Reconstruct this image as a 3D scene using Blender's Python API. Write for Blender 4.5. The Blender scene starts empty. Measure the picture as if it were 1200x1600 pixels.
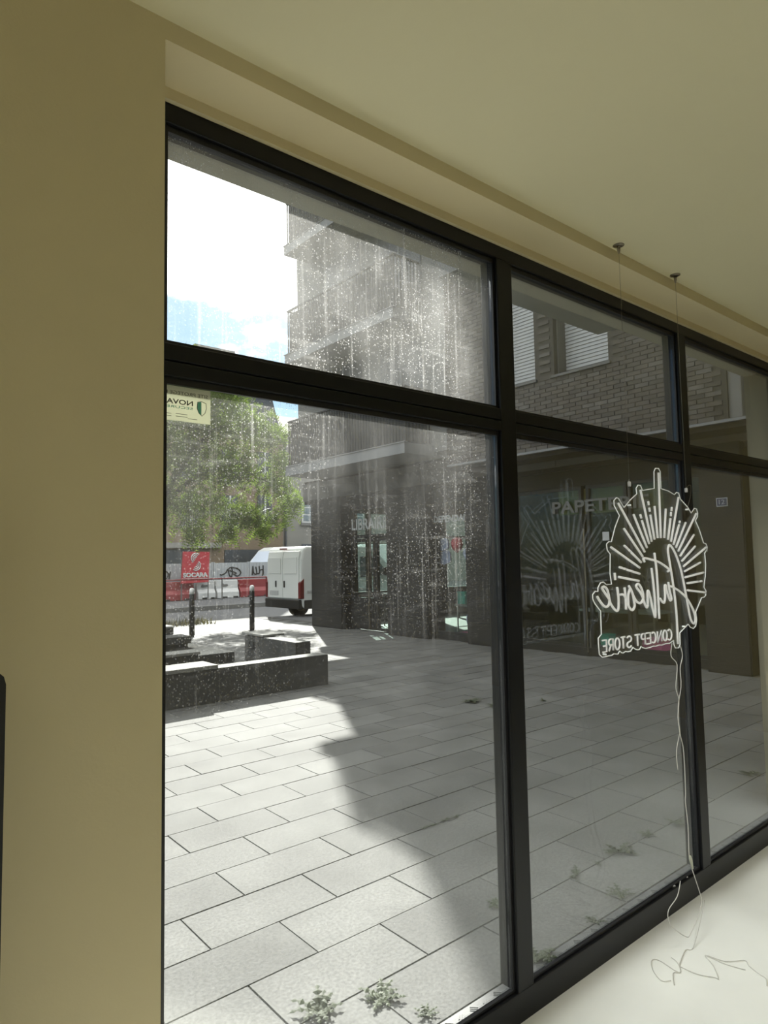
import bpy, math, random
from mathutils import Vector, Matrix
R = random.Random(7)
scn = bpy.context.scene
col = scn.collection
rad = math.radians

# ------------------------------------------------------------------ camera
cam_data = bpy.data.cameras.new('camera')
cam_data.sensor_fit = 'HORIZONTAL'
cam_data.sensor_width = 36.0
cam_data.lens = 36.0 * 1047.876 / 1200.0
cam_data.clip_start = 0.05
cam_data.clip_end = 400
cam = bpy.data.objects.new('camera', cam_data)
col.objects.link(cam)
YAW, PITCH, ROLL = rad(39.9966), rad(3.9678), rad(-1.0253)
_f = Vector((math.sin(YAW)*math.cos(PITCH), math.cos(YAW)*math.cos(PITCH), math.sin(PITCH)))
_r = Vector((math.cos(YAW), -math.sin(YAW), 0))
_u = _r.cross(_f)
_r2 = math.cos(ROLL)*_r + math.sin(ROLL)*_u
_u2 = -math.sin(ROLL)*_r + math.cos(ROLL)*_u
CAM = Vector((0, 0, 1.53))
cam.matrix_world = Matrix(((_r2.x, _u2.x, -_f.x, CAM.x), (_r2.y, _u2.y, -_f.y, CAM.y), (_r2.z, _u2.z, -_f.z, CAM.z), (0, 0, 0, 1)))
scn.camera = cam

# ------------------------------------------------------------------ sky, sun, exposure
SUN_AZ, SUN_EL = rad(30.0), rad(33.5)
SKY_GAIN = 0.095
world = bpy.data.worlds.new('world')
scn.world = world
world.use_nodes = True
nt = world.node_tree
for n in list(nt.nodes): nt.nodes.remove(n)
N, L = nt.nodes.new, nt.links.new
out = N('ShaderNodeOutputWorld'); bg = N('ShaderNodeBackground')
sky = N('ShaderNodeTexSky'); sky.sky_type = 'NISHITA'; sky.sun_disc = False
sky.sun_elevation = SUN_EL; sky.sun_rotation = SUN_AZ; sky.air_density = 1.0; sky.dust_density = 0.6; sky.ozone_density = 2.0
tc = N('ShaderNodeTexCoord'); sep = N('ShaderNodeSeparateXYZ'); L(tc.outputs['Generated'], sep.inputs[0])
noi = N('ShaderNodeTexNoise'); noi.inputs['Scale'].default_value = 4.2; noi.inputs['Detail'].default_value = 9; noi.inputs['Roughness'].default_value = 0.62
mp = N('ShaderNodeMapping'); mp.inputs['Scale'].default_value = (1, 1, 2.2); mp.inputs['Location'].default_value = (0.3, 0.7, 0.0)
L(tc.outputs['Generated'], mp.inputs['Vector']); L(mp.outputs[0], noi.inputs['Vector'])
mr = N('ShaderNodeMapRange'); mr.inputs['From Min'].default_value = 0.335; mr.inputs['From Max'].default_value = 0.385
mr.inputs['To Min'].default_value = -0.09; mr.inputs['To Max'].default_value = 0.17
L(sep.outputs['Z'], mr.inputs['Value'])
ad = N('ShaderNodeMath'); ad.operation = 'ADD'; L(noi.outputs['Fac'], ad.inputs[0]); L(mr.outputs[0], ad.inputs[1])
cm = N('ShaderNodeMapRange'); cm.interpolation_type = 'SMOOTHSTEP'; cm.inputs['From Min'].default_value = 0.53; cm.inputs['From Max'].default_value = 0.64
L(ad.outputs[0], cm.inputs['Value'])
skym = N('ShaderNodeMix'); skym.data_type = 'RGBA'; skym.blend_type = 'MULTIPLY'; skym.inputs[0].default_value = 1.0
skym.inputs[7].default_value = (SKY_GAIN*0.78, SKY_GAIN*1.0, SKY_GAIN*1.12, 1)
L(sky.outputs[0], skym.inputs[6])
mixc = N('ShaderNodeMix'); mixc.data_type = 'RGBA'; mixc.inputs[7].default_value = (3.3, 3.3, 3.3, 1)
L(cm.outputs[0], mixc.inputs[0]); L(skym.outputs[2], mixc.inputs[6]); L(mixc.outputs[2], bg.inputs[0]); L(bg.outputs[0], out.inputs[0])

sd = bpy.data.lights.new('sun', 'SUN'); sd.energy = 13.0; sd.angle = 0.011; sd.color = (1.0, 0.97, 0.91)
sun = bpy.data.objects.new('sun', sd); col.objects.link(sun)
_s = Vector((math.sin(SUN_AZ)*math.cos(SUN_EL), math.cos(SUN_AZ)*math.cos(SUN_EL), math.sin(SUN_EL)))
sun.rotation_euler = (-_s).to_track_quat('-Z', 'Y').to_euler()
sun.location = (6, 10, 14)

vs = scn.view_settings
vs.view_transform = 'Standard'; vs.look = 'None'; vs.gamma = 1.0; vs.use_curve_mapping = False
vs.exposure = 0.25
scn.cycles.max_bounces = 10
scn.cycles.transparent_max_bounces = 24
scn.cycles.diffuse_bounces = 7
scn.cycles.sample_clamp_indirect = 8.0
scn.cycles.use_denoising = True

# ------------------------------------------------------------------ helpers
ORG = {}
class MB:
    def __init__(s): s.v = []; s.f = []
    def add(s, vs_, fs):
        o = len(s.v); s.v += [tuple(p) for p in vs_]; s.f += [tuple(i+o for i in f) for f in fs]; return s
    def box(s, x0, x1, y0, y1, z0, z1):
        return s.add([(x0,y0,z0),(x1,y0,z0),(x1,y1,z0),(x0,y1,z0),(x0,y0,z1),(x1,y0,z1),(x1,y1,z1),(x0,y1,z1)],
                     [(0,3,2,1),(4,5,6,7),(0,1,5,4),(1,2,6,5),(2,3,7,6),(3,0,4,7)])
    def obox(s, c, size, rz=0, ry=0, rx=0):
        m = Matrix.Rotation(rz,3,'Z') @ Matrix.Rotation(ry,3,'Y') @ Matrix.Rotation(rx,3,'X')
        h = [d/2 for d in size]
        pts = [Vector(c) + m @ Vector((a*h[0], b*h[1], e*h[2])) for e in (-1,1) for a,b in ((-1,-1),(1,-1),(1,1),(-1,1))]
        return s.add(pts, [(0,3,2,1),(4,5,6,7),(0,1,5,4),(1,2,6,5),(2,3,7,6),(3,0,4,7)])
    def prism(s, poly, plane, a, b):
        fn = {'xz': lambda p,t: (p[0],t,p[1]), 'xy': lambda p,t: (p[0],p[1],t), 'yz': lambda p,t: (t,p[0],p[1])}[plane]
        n = len(poly)
        vs_ = [fn(p,a) for p in poly] + [fn(p,b) for p in poly]
        return s.add(vs_, [tuple(range(n))[::-1], tuple(range(n,2*n))] + [(i,(i+1)%n,(i+1)%n+n,i+n) for i in range(n)])
    def tube(s, pts, r, n=6, closed=False, cap=True):
        pts = [Vector(p) for p in pts]; m = len(pts)
        rs = r if isinstance(r,(list,tuple)) else [r]*m
        prev = None; vs_ = []
        for i,p in enumerate(pts):
            if closed: t = pts[(i+1)%m]-pts[i-1]
            else: t = pts[min(i+1,m-1)]-pts[max(i-1,0)]
            t = t.normalized() if t.length > 1e-9 else Vector((0,0,1))
            if prev is None:
                a = Vector((0,0,1)) if abs(t.z) < .9 else Vector((1,0,0))
            else: a = prev
            u = (a - t*a.dot(t))
            u = u.normalized() if u.length > 1e-6 else t.orthogonal().normalized()
            w = t.cross(u); prev = u
            vs_ += [p + (u*math.cos(2*math.pi*k/n) + w*math.sin(2*math.pi*k/n))*rs[i] for k in range(n)]
        fs = []
        for i in range(m if closed else m-1):
            j = (i+1)%m
            fs += [(i*n+k, i*n+(k+1)%n, j*n+(k+1)%n, j*n+k) for k in range(n)]
        if cap and not closed: fs += [tuple(range(n))[::-1], tuple(range((m-1)*n, m*n))]
        return s.add(vs_, fs)
    def lathe(s, prof, c=(0,0,0), n=16, axis='z'):
        vs_ = []
        for r,h in prof:
            for k in range(n):
                a = 2*math.pi*k/n; q = (r*math.cos(a), r*math.sin(a), h)
                if axis == 'y': q = (q[0], q[2], q[1])
                if axis == 'x': q = (q[2], q[0], q[1])
                vs_.append((c[0]+q[0], c[1]+q[1], c[2]+q[2]))
        m = len(prof)
        fs = [(i*n+k, i*n+(k+1)%n, (i+1)*n+(k+1)%n, (i+1)*n+k) for i in range(m-1) for k in range(n)]
        fs += [tuple(range(n))[::-1], tuple(range((m-1)*n, m*n))]
        return s.add(vs_, fs)
    def build(s, name, mat, parent=None, smooth=False, kind=None, label=None, bevel=0):
        o0 = ORG.get(parent.name, Vector((0,0,0))) if parent else Vector((0,0,0))
        me = bpy.data.meshes.new(name)
        me.from_pydata([(p[0]-o0.x, p[1]-o0.y, p[2]-o0.z) for p in s.v], [], s.f)
        me.materials.append(mat)
        if smooth: me.polygons.foreach_set('use_smooth', [True]*len(me.polygons))
        me.update()
        import bmesh
        bm = bmesh.new(); bm.from_mesh(me); bmesh.ops.recalc_face_normals(bm, faces=bm.faces); bm.to_mesh(me); bm.free()
        o = bpy.data.objects.new(name, me); col.objects.link(o)
        if parent: o.parent = parent
        ORG[o.name] = o0
        if kind: o['kind'] = kind
        if label: o['label'] = label
        if bevel:
            b = o.modifiers.new('bevel', 'BEVEL'); b.width = bevel; b.segments = 2; b.limit_method = 'ANGLE'
        return o

def thing(name, label, cat, loc=(0,0,0), group=None, kind=None):
    o = bpy.data.objects.new(name, None); col.objects.link(o)
    o.location = loc; o.empty_display_size = .1
    o['label'] = label; o['category'] = cat
    if group: o['group'] = group
    if kind: o['kind'] = kind
    ORG[o.name] = Vector(loc)
    return o
def tag(o, label, cat, group=None, kind=None):
    o['label'] = label; o['category'] = cat
    if group: o['group'] = group
    if kind: o['kind'] = kind
    return o
def box(x0,x1,y0,y1,z0,z1): return MB().box(x0,x1,y0,y1,z0,z1)

def mat(name, color, rough=0.7, vary=0.0, vscale=6.0, bump=0.0, bscale=60.0, metal=0.0, spec=0.5, color2=None, stretch=(1,1,1), speck=0.0):
    m = bpy.data.materials.new(name); m.use_nodes = True
    t = m.node_tree; b = t.nodes['Principled BSDF']
    b.inputs['Base Color'].default_value = (*color,1); b.inputs['Roughness'].default_value = rough
    b.inputs['Metallic'].default_value = metal; b.inputs['Specular IOR Level'].default_value = spec
    if vary or bump or speck:
        g = t.nodes.new('ShaderNodeNewGeometry'); mp_ = t.nodes.new('ShaderNodeMapping'); mp_.inputs['Scale'].default_value = stretch
        t.links.new(g.outputs['Position'], mp_.inputs[0])
    if vary or speck:
        n1 = t.nodes.new('ShaderNodeTexNoise'); n1.inputs['Scale'].default_value = vscale; n1.inputs['Detail'].default_value = 5
        t.links.new(mp_.outputs[0], n1.inputs['Vector'])
        rp = t.nodes.new('ShaderNodeMapRange'); rp.inputs['From Min'].default_value = .3; rp.inputs['From Max'].default_value = .7
        t.links.new(n1.outputs['Fac'], rp.inputs['Value'])
        mx = t.nodes.new('ShaderNodeMix'); mx.data_type = 'RGBA'
        c2 = color2 or tuple(c*(1+vary) for c in color); c1 = color if color2 else tuple(c*(1-vary) for c in color)
        mx.inputs[6].default_value = (*c1,1); mx.inputs[7].default_value = (*c2,1)
        t.links.new(rp.outputs[0], mx.inputs[0]); last = mx.outputs[2]
        if speck:
            n3 = t.nodes.new('ShaderNodeTexNoise'); n3.inputs['Scale'].default_value = 75; n3.inputs['Detail'].default_value = 3
            t.links.new(g.outputs['Position'], n3.inputs['Vector'])
            r3 = t.nodes.new('ShaderNodeMapRange'); r3.inputs['From Min'].default_value = .35; r3.inputs['From Max'].default_value = .65
            r3.inputs['To Min'].default_value = 1-speck; r3.inputs['To Max'].default_value = 1+speck
            t.links.new(n3.outputs['Fac'], r3.inputs['Value'])
            m3 = t.nodes.new('ShaderNodeVectorMath'); m3.operation = 'SCALE'
            t.links.new(last, m3.inputs[0]); t.links.new(r3.outputs[0], m3.inputs['Scale']); last = m3.outputs[0]
        t.links.new(last, b.inputs['Base Color'])
    if bump:
        n2 = t.nodes.new('ShaderNodeTexNoise'); n2.inputs['Scale'].default_value = bscale; n2.inputs['Detail'].default_value = 4
        t.links.new(mp_.outputs[0], n2.inputs['Vector'])
        bp = t.nodes.new('ShaderNodeBump'); bp.inputs['Strength'].default_value = bump; bp.inputs['Distance'].default_value = .01
        t.links.new(n2.outputs['Fac'], bp.inputs['Height']); t.links.new(bp.outputs[0], b.inputs['Normal'])
    return m

def slab_mat(name, c1, c2):
    """stone paving: every slab its own tone, fine speckle, soft stains"""
    m = mat(name, c1, .75, 0.22, 2.3, .12, 120, speck=.24, spec=.2)
    t = m.node_tree; b = t.nodes['Principled BSDF']; src = b.inputs['Base Color'].links[0].from_socket
    oi = t.nodes.new('ShaderNodeObjectInfo'); mr_ = t.nodes.new('ShaderNodeMapRange')
    mr_.inputs['To Min'].default_value = .88; mr_.inputs['To Max'].default_value = 1.1
    t.links.new(oi.outputs['Random'], mr_.inputs['Value'])
    sc = t.nodes.new('ShaderNodeVectorMath'); sc.operation = 'SCALE'
    t.links.new(src, sc.inputs[0]); t.links.new(mr_.outputs[0], sc.inputs['Scale']); t.links.new(sc.outputs[0], b.inputs['Base Color'])
    return m

def brick_mat(name, c1, c2, mortar, plane, scale=1.0):
    m = mat(name, c1, .85); t = m.node_tree; b = t.nodes['Principled BSDF']
    g = t.nodes.new('ShaderNodeNewGeometry'); sp = t.nodes.new('ShaderNodeSeparateXYZ'); cb = t.nodes.new('ShaderNodeCombineXYZ')
    t.links.new(g.outputs['Position'], sp.inputs[0])
    t.links.new(sp.outputs['X' if plane == 'xz' else 'Y'], cb.inputs['X']); t.links.new(sp.outputs['Z'], cb.inputs['Y'])
    br = t.nodes.new('ShaderNodeTexBrick'); br.inputs['Scale'].default_value = scale
    br.inputs['Color1'].default_value = (*c1,1); br.inputs['Color2'].default_value = (*c2,1); br.inputs['Mortar'].default_value = (*mortar,1)
    br.inputs['Brick Width'].default_value = .24; br.inputs['Row Height'].default_value = .08; br.inputs['Mortar Size'].default_value = .01
    t.links.new(cb.outputs[0], br.inputs['Vector']); t.links.new(br.outputs['Color'], b.inputs['Base Color'])
    return m

def clear_mat(name, tint, ior=1.5, rough=0.0, dust=None, gl=1.0):
    """thin sheet of glass or acrylic: tinted see-through plus Fresnel reflection, with a film of dust on it"""
    m = bpy.data.materials.new(name); m.use_nodes = True; t = m.node_tree
    for n in list(t.nodes): t.nodes.remove(n)
    NN = t.nodes.new; LL = t.links.new
    o = NN('ShaderNodeOutputMaterial'); tr = NN('ShaderNodeBsdfTransparent'); tr.inputs[0].default_value = (*tint,1)
    gs = NN('ShaderNodeBsdfGlossy'); gs.inputs['Roughness'].default_value = rough; gs.inputs[0].default_value = (gl,gl,gl,1)
    geo = NN('ShaderNodeNewGeometry')
    mx = NN('ShaderNodeMixShader')
    # Schlick approximation from the incidence angle so that both faces act alike
    dt = NN('ShaderNodeVectorMath'); dt.operation = 'DOT_PRODUCT'; LL(geo.outputs['Normal'], dt.inputs[0]); LL(geo.outputs['Incoming'], dt.inputs[1])
    ab = NN('ShaderNodeMath'); ab.operation = 'ABSOLUTE'; LL(dt.outputs['Value'], ab.inputs[0])
    om = NN('ShaderNodeMath'); om.operation = 'SUBTRACT'; om.inputs[0].default_value = 1; LL(ab.outputs[0], om.inputs[1])
    pw = NN('ShaderNodeMath'); pw.operation = 'POWER'; LL(om.outputs[0], pw.inputs[0]); pw.inputs[1].default_value = 5
    f0 = ((ior-1)/(ior+1))**2
    ma = NN('ShaderNodeMath'); ma.operation = 'MULTIPLY_ADD'; LL(pw.outputs[0], ma.inputs[0]); ma.inputs[1].default_value = 1-f0; ma.inputs[2].default_value = f0
    LL(ma.outputs[0], mx.inputs[0]); LL(tr.outputs[0], mx.inputs[1]); LL(gs.outputs[0], mx.inputs[2])
    last = mx.outputs[0]
    if dust:
        di = NN('ShaderNodeBsdfDiffuse'); di.inputs[0].default_value = (.80,.80,.78,1)
        tl = NN('ShaderNodeBsdfTranslucent'); tl.inputs[0].default_value = (.80,.80,.78,1)
        dm = NN('ShaderNodeMixShader'); dm.inputs[0].default_value = .6; LL(di.outputs[0], dm.inputs[1]); LL(tl.outputs[0], dm.inputs[2])
        sp = NN('ShaderNodeSeparateXYZ'); LL(geo.outputs['Position'], sp.inputs[0])
        def noise(scale, stretch, lo, hi, amp, detail=4):
            mp_ = NN('ShaderNodeMapping'); mp_.inputs['Scale'].default_value = stretch; LL(geo.outputs['Position'], mp_.inputs[0])
            n = NN('ShaderNodeTexNoise'); n.inputs['Scale'].default_value = scale; n.inputs['Detail'].default_value = detail; LL(mp_.outputs[0], n.inputs['Vector'])
            r = NN('ShaderNodeMapRange'); r.inputs['From Min'].default_value = lo; r.inputs['From Max'].default_value = hi; r.inputs['To Max'].default_value = amp
            LL(n.outputs['Fac'], r.inputs['Value']); return r.outputs[0]
        def plus(a, b_):
            n = NN('ShaderNodeMath'); n.operation = 'ADD'; LL(a, n.inputs[0]); LL(b_, n.inputs[1]); return n.outputs[0]
        def times(a, b_):
            n = NN('ShaderNodeMath'); n.operation = 'MULTIPLY'; LL(a, n.inputs[0])
            if isinstance(b_, float): n.inputs[1].default_value = b_
            else: LL(b_, n.inputs[1])
            return n.outputs[0]
        patch = noise(2.1, (1,1,.8), .33, .60, 1.0)                     # where the pane is dirtier
        veil = noise(5.0, (1,1,.5), .25, .75, .25)
        def drops(scale, r0, r1, amp, keep):
            v = NN('ShaderNodeTexVoronoi'); v.inputs['Scale'].default_value = scale; LL(geo.outputs['Position'], v.inputs['Vector'])
            r = NN('ShaderNodeMapRange'); r.inputs['From Min'].default_value = r1; r.inputs['From Max'].default_value = r0; r.inputs['To Max'].default_value = amp
            LL(v.outputs['Distance'], r.inputs['Value'])
            sc_ = NN('ShaderNodeSeparateColor'); LL(v.outputs['Color'], sc_.inputs[0])
            k_ = NN('ShaderNodeMath'); k_.operation = 'LESS_THAN'; LL(sc_.outputs[0], k_.inputs[0]); k_.inputs[1].default_value = keep
            m_ = NN('ShaderNodeMath'); m_.operation = 'MULTIPLY'; LL(r.outputs[0], m_.inputs[0]); LL(k_.outputs[0], m_.inputs[1])
            return m_.outputs[0]
        specks = plus(drops(170.0, .10, .38, .5, .6), drops(80.0, .05, .22, .8, .4))
        streak = noise(75.0, (1,1,.035), .57, .74, .30, 3)
        smear = noise(30.0, (.25,1,1.6), .56, .80, .22, 5)
        tot = plus(times(specks, patch), plus(times(streak, patch), times(smear, patch)))
        # the weathered outdoor face carries the dirt
        out_ = NN('ShaderNodeMath'); out_.operation = 'GREATER_THAN'; LL(sp.outputs['Y'], out_.inputs[0]); out_.inputs[1].default_value = 1.529
        # dust fades past the first bay and stays thin on the others
        bay = NN('ShaderNodeMapRange'); bay.inputs['From Min'].default_value = 1.55; bay.inputs['From Max'].default_value = 2.1
        bay.inputs['To Min'].default_value = 1.0; bay.inputs['To Max'].default_value = .07; LL(sp.outputs['X'], bay.inputs['Value'])
        def height(z0, z1, lo):
            h_ = NN('ShaderNodeMapRange'); h_.inputs['From Min'].default_value = z0; h_.inputs['From Max'].default_value = z1
            h_.inputs['To Min'].default_value = lo; LL(sp.outputs['Z'], h_.inputs['Value']); return h_.outputs[0]
        tot = plus(times(tot, height(1.25, 2.1, .10)), times(veil, height(1.55, 2.2, .07)))  # dust thickened upwards to paint in the sunlit haze on the upper glass
        tot = times(times(tot, out_.outputs[0]), bay.outputs[0])
        tot = times(tot, float(dust))
        mx2 = NN('ShaderNodeMixShader'); LL(tot, mx2.inputs[0]); LL(last, mx2.inputs[1]); LL(dm.outputs[0], mx2.inputs[2]); last = mx2.outputs[0]
    LL(last, o.inputs[0])
    return m

def emit(name, color, strength):
    m = bpy.data.materials.new(name); m.use_nodes = True; t = m.node_tree
    b = t.nodes['Principled BSDF']; b.inputs['Emission Color'].default_value = (*color,1); b.inputs['Emission Strength'].default_value = strength
    b.inputs['Base Color'].default_value = (*color,1)
    return m

def leafy(name, color, trans=.5, vary=.35):
    m = mat(name, color, .6, vary, 3.0); t = m.node_tree; b = t.nodes['Principled BSDF']
    src = b.inputs['Base Color'].links[0].from_socket
    tl = t.nodes.new('ShaderNodeBsdfTranslucent'); t.links.new(src, tl.inputs[0])
    mx = t.nodes.new('ShaderNodeMixShader'); mx.inputs[0].default_value = trans
    t.links.new(b.outputs[0], mx.inputs[1]); t.links.new(tl.outputs[0], mx.inputs[2])
    t.links.new(mx.outputs[0], t.nodes['Material Output'].inputs[0])
    return m

def text(body, size, x, z, y, parent, material, dirv, name='lettering', depth=.006, width=None, offset=0.0, font_shear=0.0):
    """flat print or cut letters; dirv is the reading direction, z the base line; anchored at its left end"""
    cu = bpy.data.curves.new(name, 'FONT'); cu.body = body; cu.size = size; cu.extrude = depth/2; cu.offset = offset; cu.shear = font_shear
    cu.resolution_u = 3
    to = bpy.data.objects.new(name+'_curve', cu); col.objects.link(to)
    bpy.context.view_layer.update()
    me = bpy.data.meshes.new_from_object(to.evaluated_get(bpy.context.evaluated_depsgraph_get()))
    bpy.data.objects.remove(to)
    xs = [v.co.x for v in me.vertices]; w0, w1 = min(xs), max(xs)
    k = (width/(w1-w0)) if width else 1.0
    d = Vector(dirv).normalized(); up = Vector((0,0,1)); nrm = d.cross(up)
    o0 = ORG.get(parent.name, Vector((0,0,0))) if parent else Vector((0,0,0))
    for v in me.vertices:
        p = Vector((x,y,z)) + d*((v.co.x-w0)*k) + up*v.co.y + nrm*(-v.co.z)
        v.co = p - o0
    me.materials.clear(); me.materials.append(material); me.name = name
    o = bpy.data.objects.new(name, me); col.objects.link(o)
    if parent: o.parent = parent
    ORG[o.name] = o0
    return o

def visible(p, margin=1.15):
    d = Vector(p) - CAM
    z = d.dot(_f)
    if z < .1: return None
    x, y = d.dot(_r2)/z*1047.876, d.dot(_u2)/z*1047.876
    if abs(x) > 600*margin or abs(y) > 800*margin: return None
    if 600+x < 245: return None
    return z

# ------------------------------------------------------------------ materials
M = dict(
 wall = mat('cream_paint', (.67,.585,.37), .8, .02, 2.0, .04, 180),
 ceil = mat('ceiling_paint', (.74,.69,.47), .85, .015, 2.0, .03, 180),
 floor = mat('white_floor', (.86,.87,.81), .42, .05, 2.5, .02, 40),
 frame = mat('black_anodised', (.0065,.007,.008), .38, spec=.28),
 gasket = mat('black_rubber', (.008,.008,.009), .5),
 glass = clear_mat('dusty_glass', (.95,.965,.955), 1.70, 0, dust=1.0),
 cleanglass = clear_mat('plain_glass', (.82,.88,.86), 1.36, 0),
 acrylic = clear_mat('clear_acrylic', (.97,.975,.97), 1.45, 0.02),
 edge_light = mat('acrylic_edge_light', (.93,.95,.93), .25),  # near white, with the light in cut acrylic put into the colour
 neon = leafy('white_neon_tube', (.95,.95,.94), .42, .01),
 steel = mat('brushed_steel', (.30,.27,.22), .3, metal=1.0),
 wire = mat('white_cable', (.62,.61,.56), .5),
 slab = slab_mat('paving_stone', (.105,.106,.101), None),
 joint = mat('dark_joint', (.032,.032,.029), .95, .3, 20),
 plate = mat('tread_plate', (.125,.128,.125), .5, .1, 8),
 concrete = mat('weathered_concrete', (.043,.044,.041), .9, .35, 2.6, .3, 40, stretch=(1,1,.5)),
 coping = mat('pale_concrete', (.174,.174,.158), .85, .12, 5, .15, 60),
 asphalt = mat('asphalt', (.076,.077,.079), .9, .1, 3, .2, 90),
 kerb = mat('kerb_stone', (.107,.107,.104), .9, .15, 5),
 brick = mat('grey_brick', (.063,.055,.048), .85, .28, 9, .2, 60),
 mortar = mat('dark_mortar', (.041,.038,.033), .95, .1, 20),
 render = mat('grey_render', (.158,.158,.151), .9, .06, 3),
 slabc = mat('balcony_concrete', (.164,.170,.174), .8, .08, 3),
 darkstone = mat('dark_stone', (.0085,.008,.0075), .75, .45, 2.2, .4, 14, stretch=(.5,.5,3)),
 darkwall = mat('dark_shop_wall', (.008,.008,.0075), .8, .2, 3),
 darkmetal = mat('dark_metal', (.008,.008,.008), .5),
 shutter = mat('white_shutter', (.40,.41,.41), .6),
 fascia = mat('fascia_panel', (.095,.092,.085), .8, .1, 3),
 letter = mat('white_letter', (.42,.43,.42), .6),
 yellow = mat('olive_panel', (.10,.095,.018), .7, .2, 5),
 red = mat('red_plastic', (.174,.011,.014), .5, .12, 4),
 redsign = mat('red_sign', (.34,.018,.03), .5, .06, 5),
 white = mat('white_plastic', (.42,.42,.41), .5, .06, 4),
 hoard = mat('white_hoarding', (.315,.329,.336), .5, .06, 3),
 black = mat('black_paint', (.012,.012,.013), .6),
 vanw = mat('white_van_paint', (.66,.67,.64), .35),
 tyre = mat('tyre_rubber', (.02,.02,.02), .85),
 vglass = mat('vehicle_glass', (.10,.13,.15), .06, spec=.8),
 tail = mat('tail_light', (.120,.005,.009), .2),
 tan = brick_mat('tan_brick', (.132,.092,.054), (.164,.117,.073), (.158,.132,.101), 'xz'),
 slate = mat('slate_roof', (.050,.057,.069), .7, .2, 3),
 grey_house = mat('pale_house_render', (.183,.176,.158), .9, .06, 1.5),
 darkopen = mat('dark_opening', (.04,.045,.05), .4),
 bark = mat('tree_bark', (.050,.041,.032), .9, .3, 8, .5, 30, stretch=(1,1,.3)),
 leaf = leafy('tree_leaves', (.10,.15,.022), .6),
 weed = leafy('weed_leaves', (.036,.05,.018), .3),
 dry = leafy('dry_grass', (.11,.10,.045), .3),
 purple = mat('purple_paper', (.50,.45,.66), .8, .2, 9),
 balloon = mat('red_balloon', (.85,.03,.07), .3),
 teal = mat('teal_card', (.05,.45,.36), .6),
 pink = mat('pink_card', (.70,.12,.28), .6),
 blue = mat('blue_enamel', (.013,.023,.072), .4),
 paper = mat('white_paper', (.45,.46,.45), .8),
 wood = mat('pale_wood', (.126,.113,.095), .6),
 lintel = mat('grey_reveal', (.112,.108,.087), .9, .06, 3),
 sticker = leafy('cream_sticker', (.70,.71,.60), .5, .03),
 dimletter = mat('dim_letter', (.13,.13,.12), .6),
 cap = mat('bright_white_cap', (.62,.62,.60), .5),
 soffit_glare = mat('glare_paled_soffit', (.27,.26,.225), .9),  # paler than the reveal, standing in for glare over the soffit
 darkscreen = mat('dark_mesh_screen', (.025,.027,.03), .6),
 stickg = mat('sticker_green', (.12,.42,.32), .6),
 stickt = mat('sticker_grey_print', (.10,.10,.08), .6),
)
FILL_LAMP_W, FILL_SPOT_W = 20, 130
RAYS= [[[2.2109,1.715],[2.3808,1.5373]],[[2.3124,1.6772],[2.3986,1.5531]],[[2.3604,1.6786],[2.3673,1.664]],[[2.3699,1.6566],[2.4164,1.568]],[[2.3696,1.7723],[2.436,1.5765]],[[2.4233,1.7309],[2.4265,1.716]],[[2.4286,1.7064],[2.4323,1.6914]],[[2.4346,1.6796],[2.4578,1.5841]],[[2.4695,1.7143],[2.483,1.5897]],[[2.5118,1.8472],[2.5068,1.5898]],[[2.2421,1.623],[2.3644,1.5201]],[[2.2391,1.5613],[2.2635,1.5486]],[[2.2688,1.5456],[2.2793,1.5397]],[[2.2829,1.5377],[2.3511,1.4984]],[[2.1504,1.5557],[2.3399,1.4788]],[[2.2008,1.4834],[2.2184,1.4811]],[[2.2253,1.4788],[2.2414,1.4765]],[[2.2502,1.4736],[2.338,1.4564]],[[2.1928,1.4491],[2.3301,1.4302]],[[2.5566,1.7064],[2.5338,1.591]],[[2.6061,1.7148],[2.6014,1.6989]],[[2.5978,1.6943],[2.5944,1.6786]],[[2.5913,1.6695],[2.5629,1.5846]],[[2.6648,1.7569],[2.586,1.5769]],[[2.6666,1.6611],[2.6628,1.652]],[[2.6594,1.6462],[2.6052,1.5647]],[[2.7163,1.6553],[2.6247,1.5535]],[[2.8124,1.695],[2.6418,1.5388]],[[2.7829,1.6054],[2.6558,1.5192]],[[2.7885,1.5573],[2.668,1.4985]],[[2.8874,1.5533],[2.6801,1.4769]],[[2.8287,1.4897],[2.8067,1.4844]],[[2.7974,1.4823],[2.6866,1.4561]],[[2.8518,1.447],[2.6887,1.4321]],[[2.8325,1.412],[2.8171,1.4111]],[[2.8049,1.4107],[2.7036,1.4077]],[[2.86,1.3634],[2.7018,1.3794]]]
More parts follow.
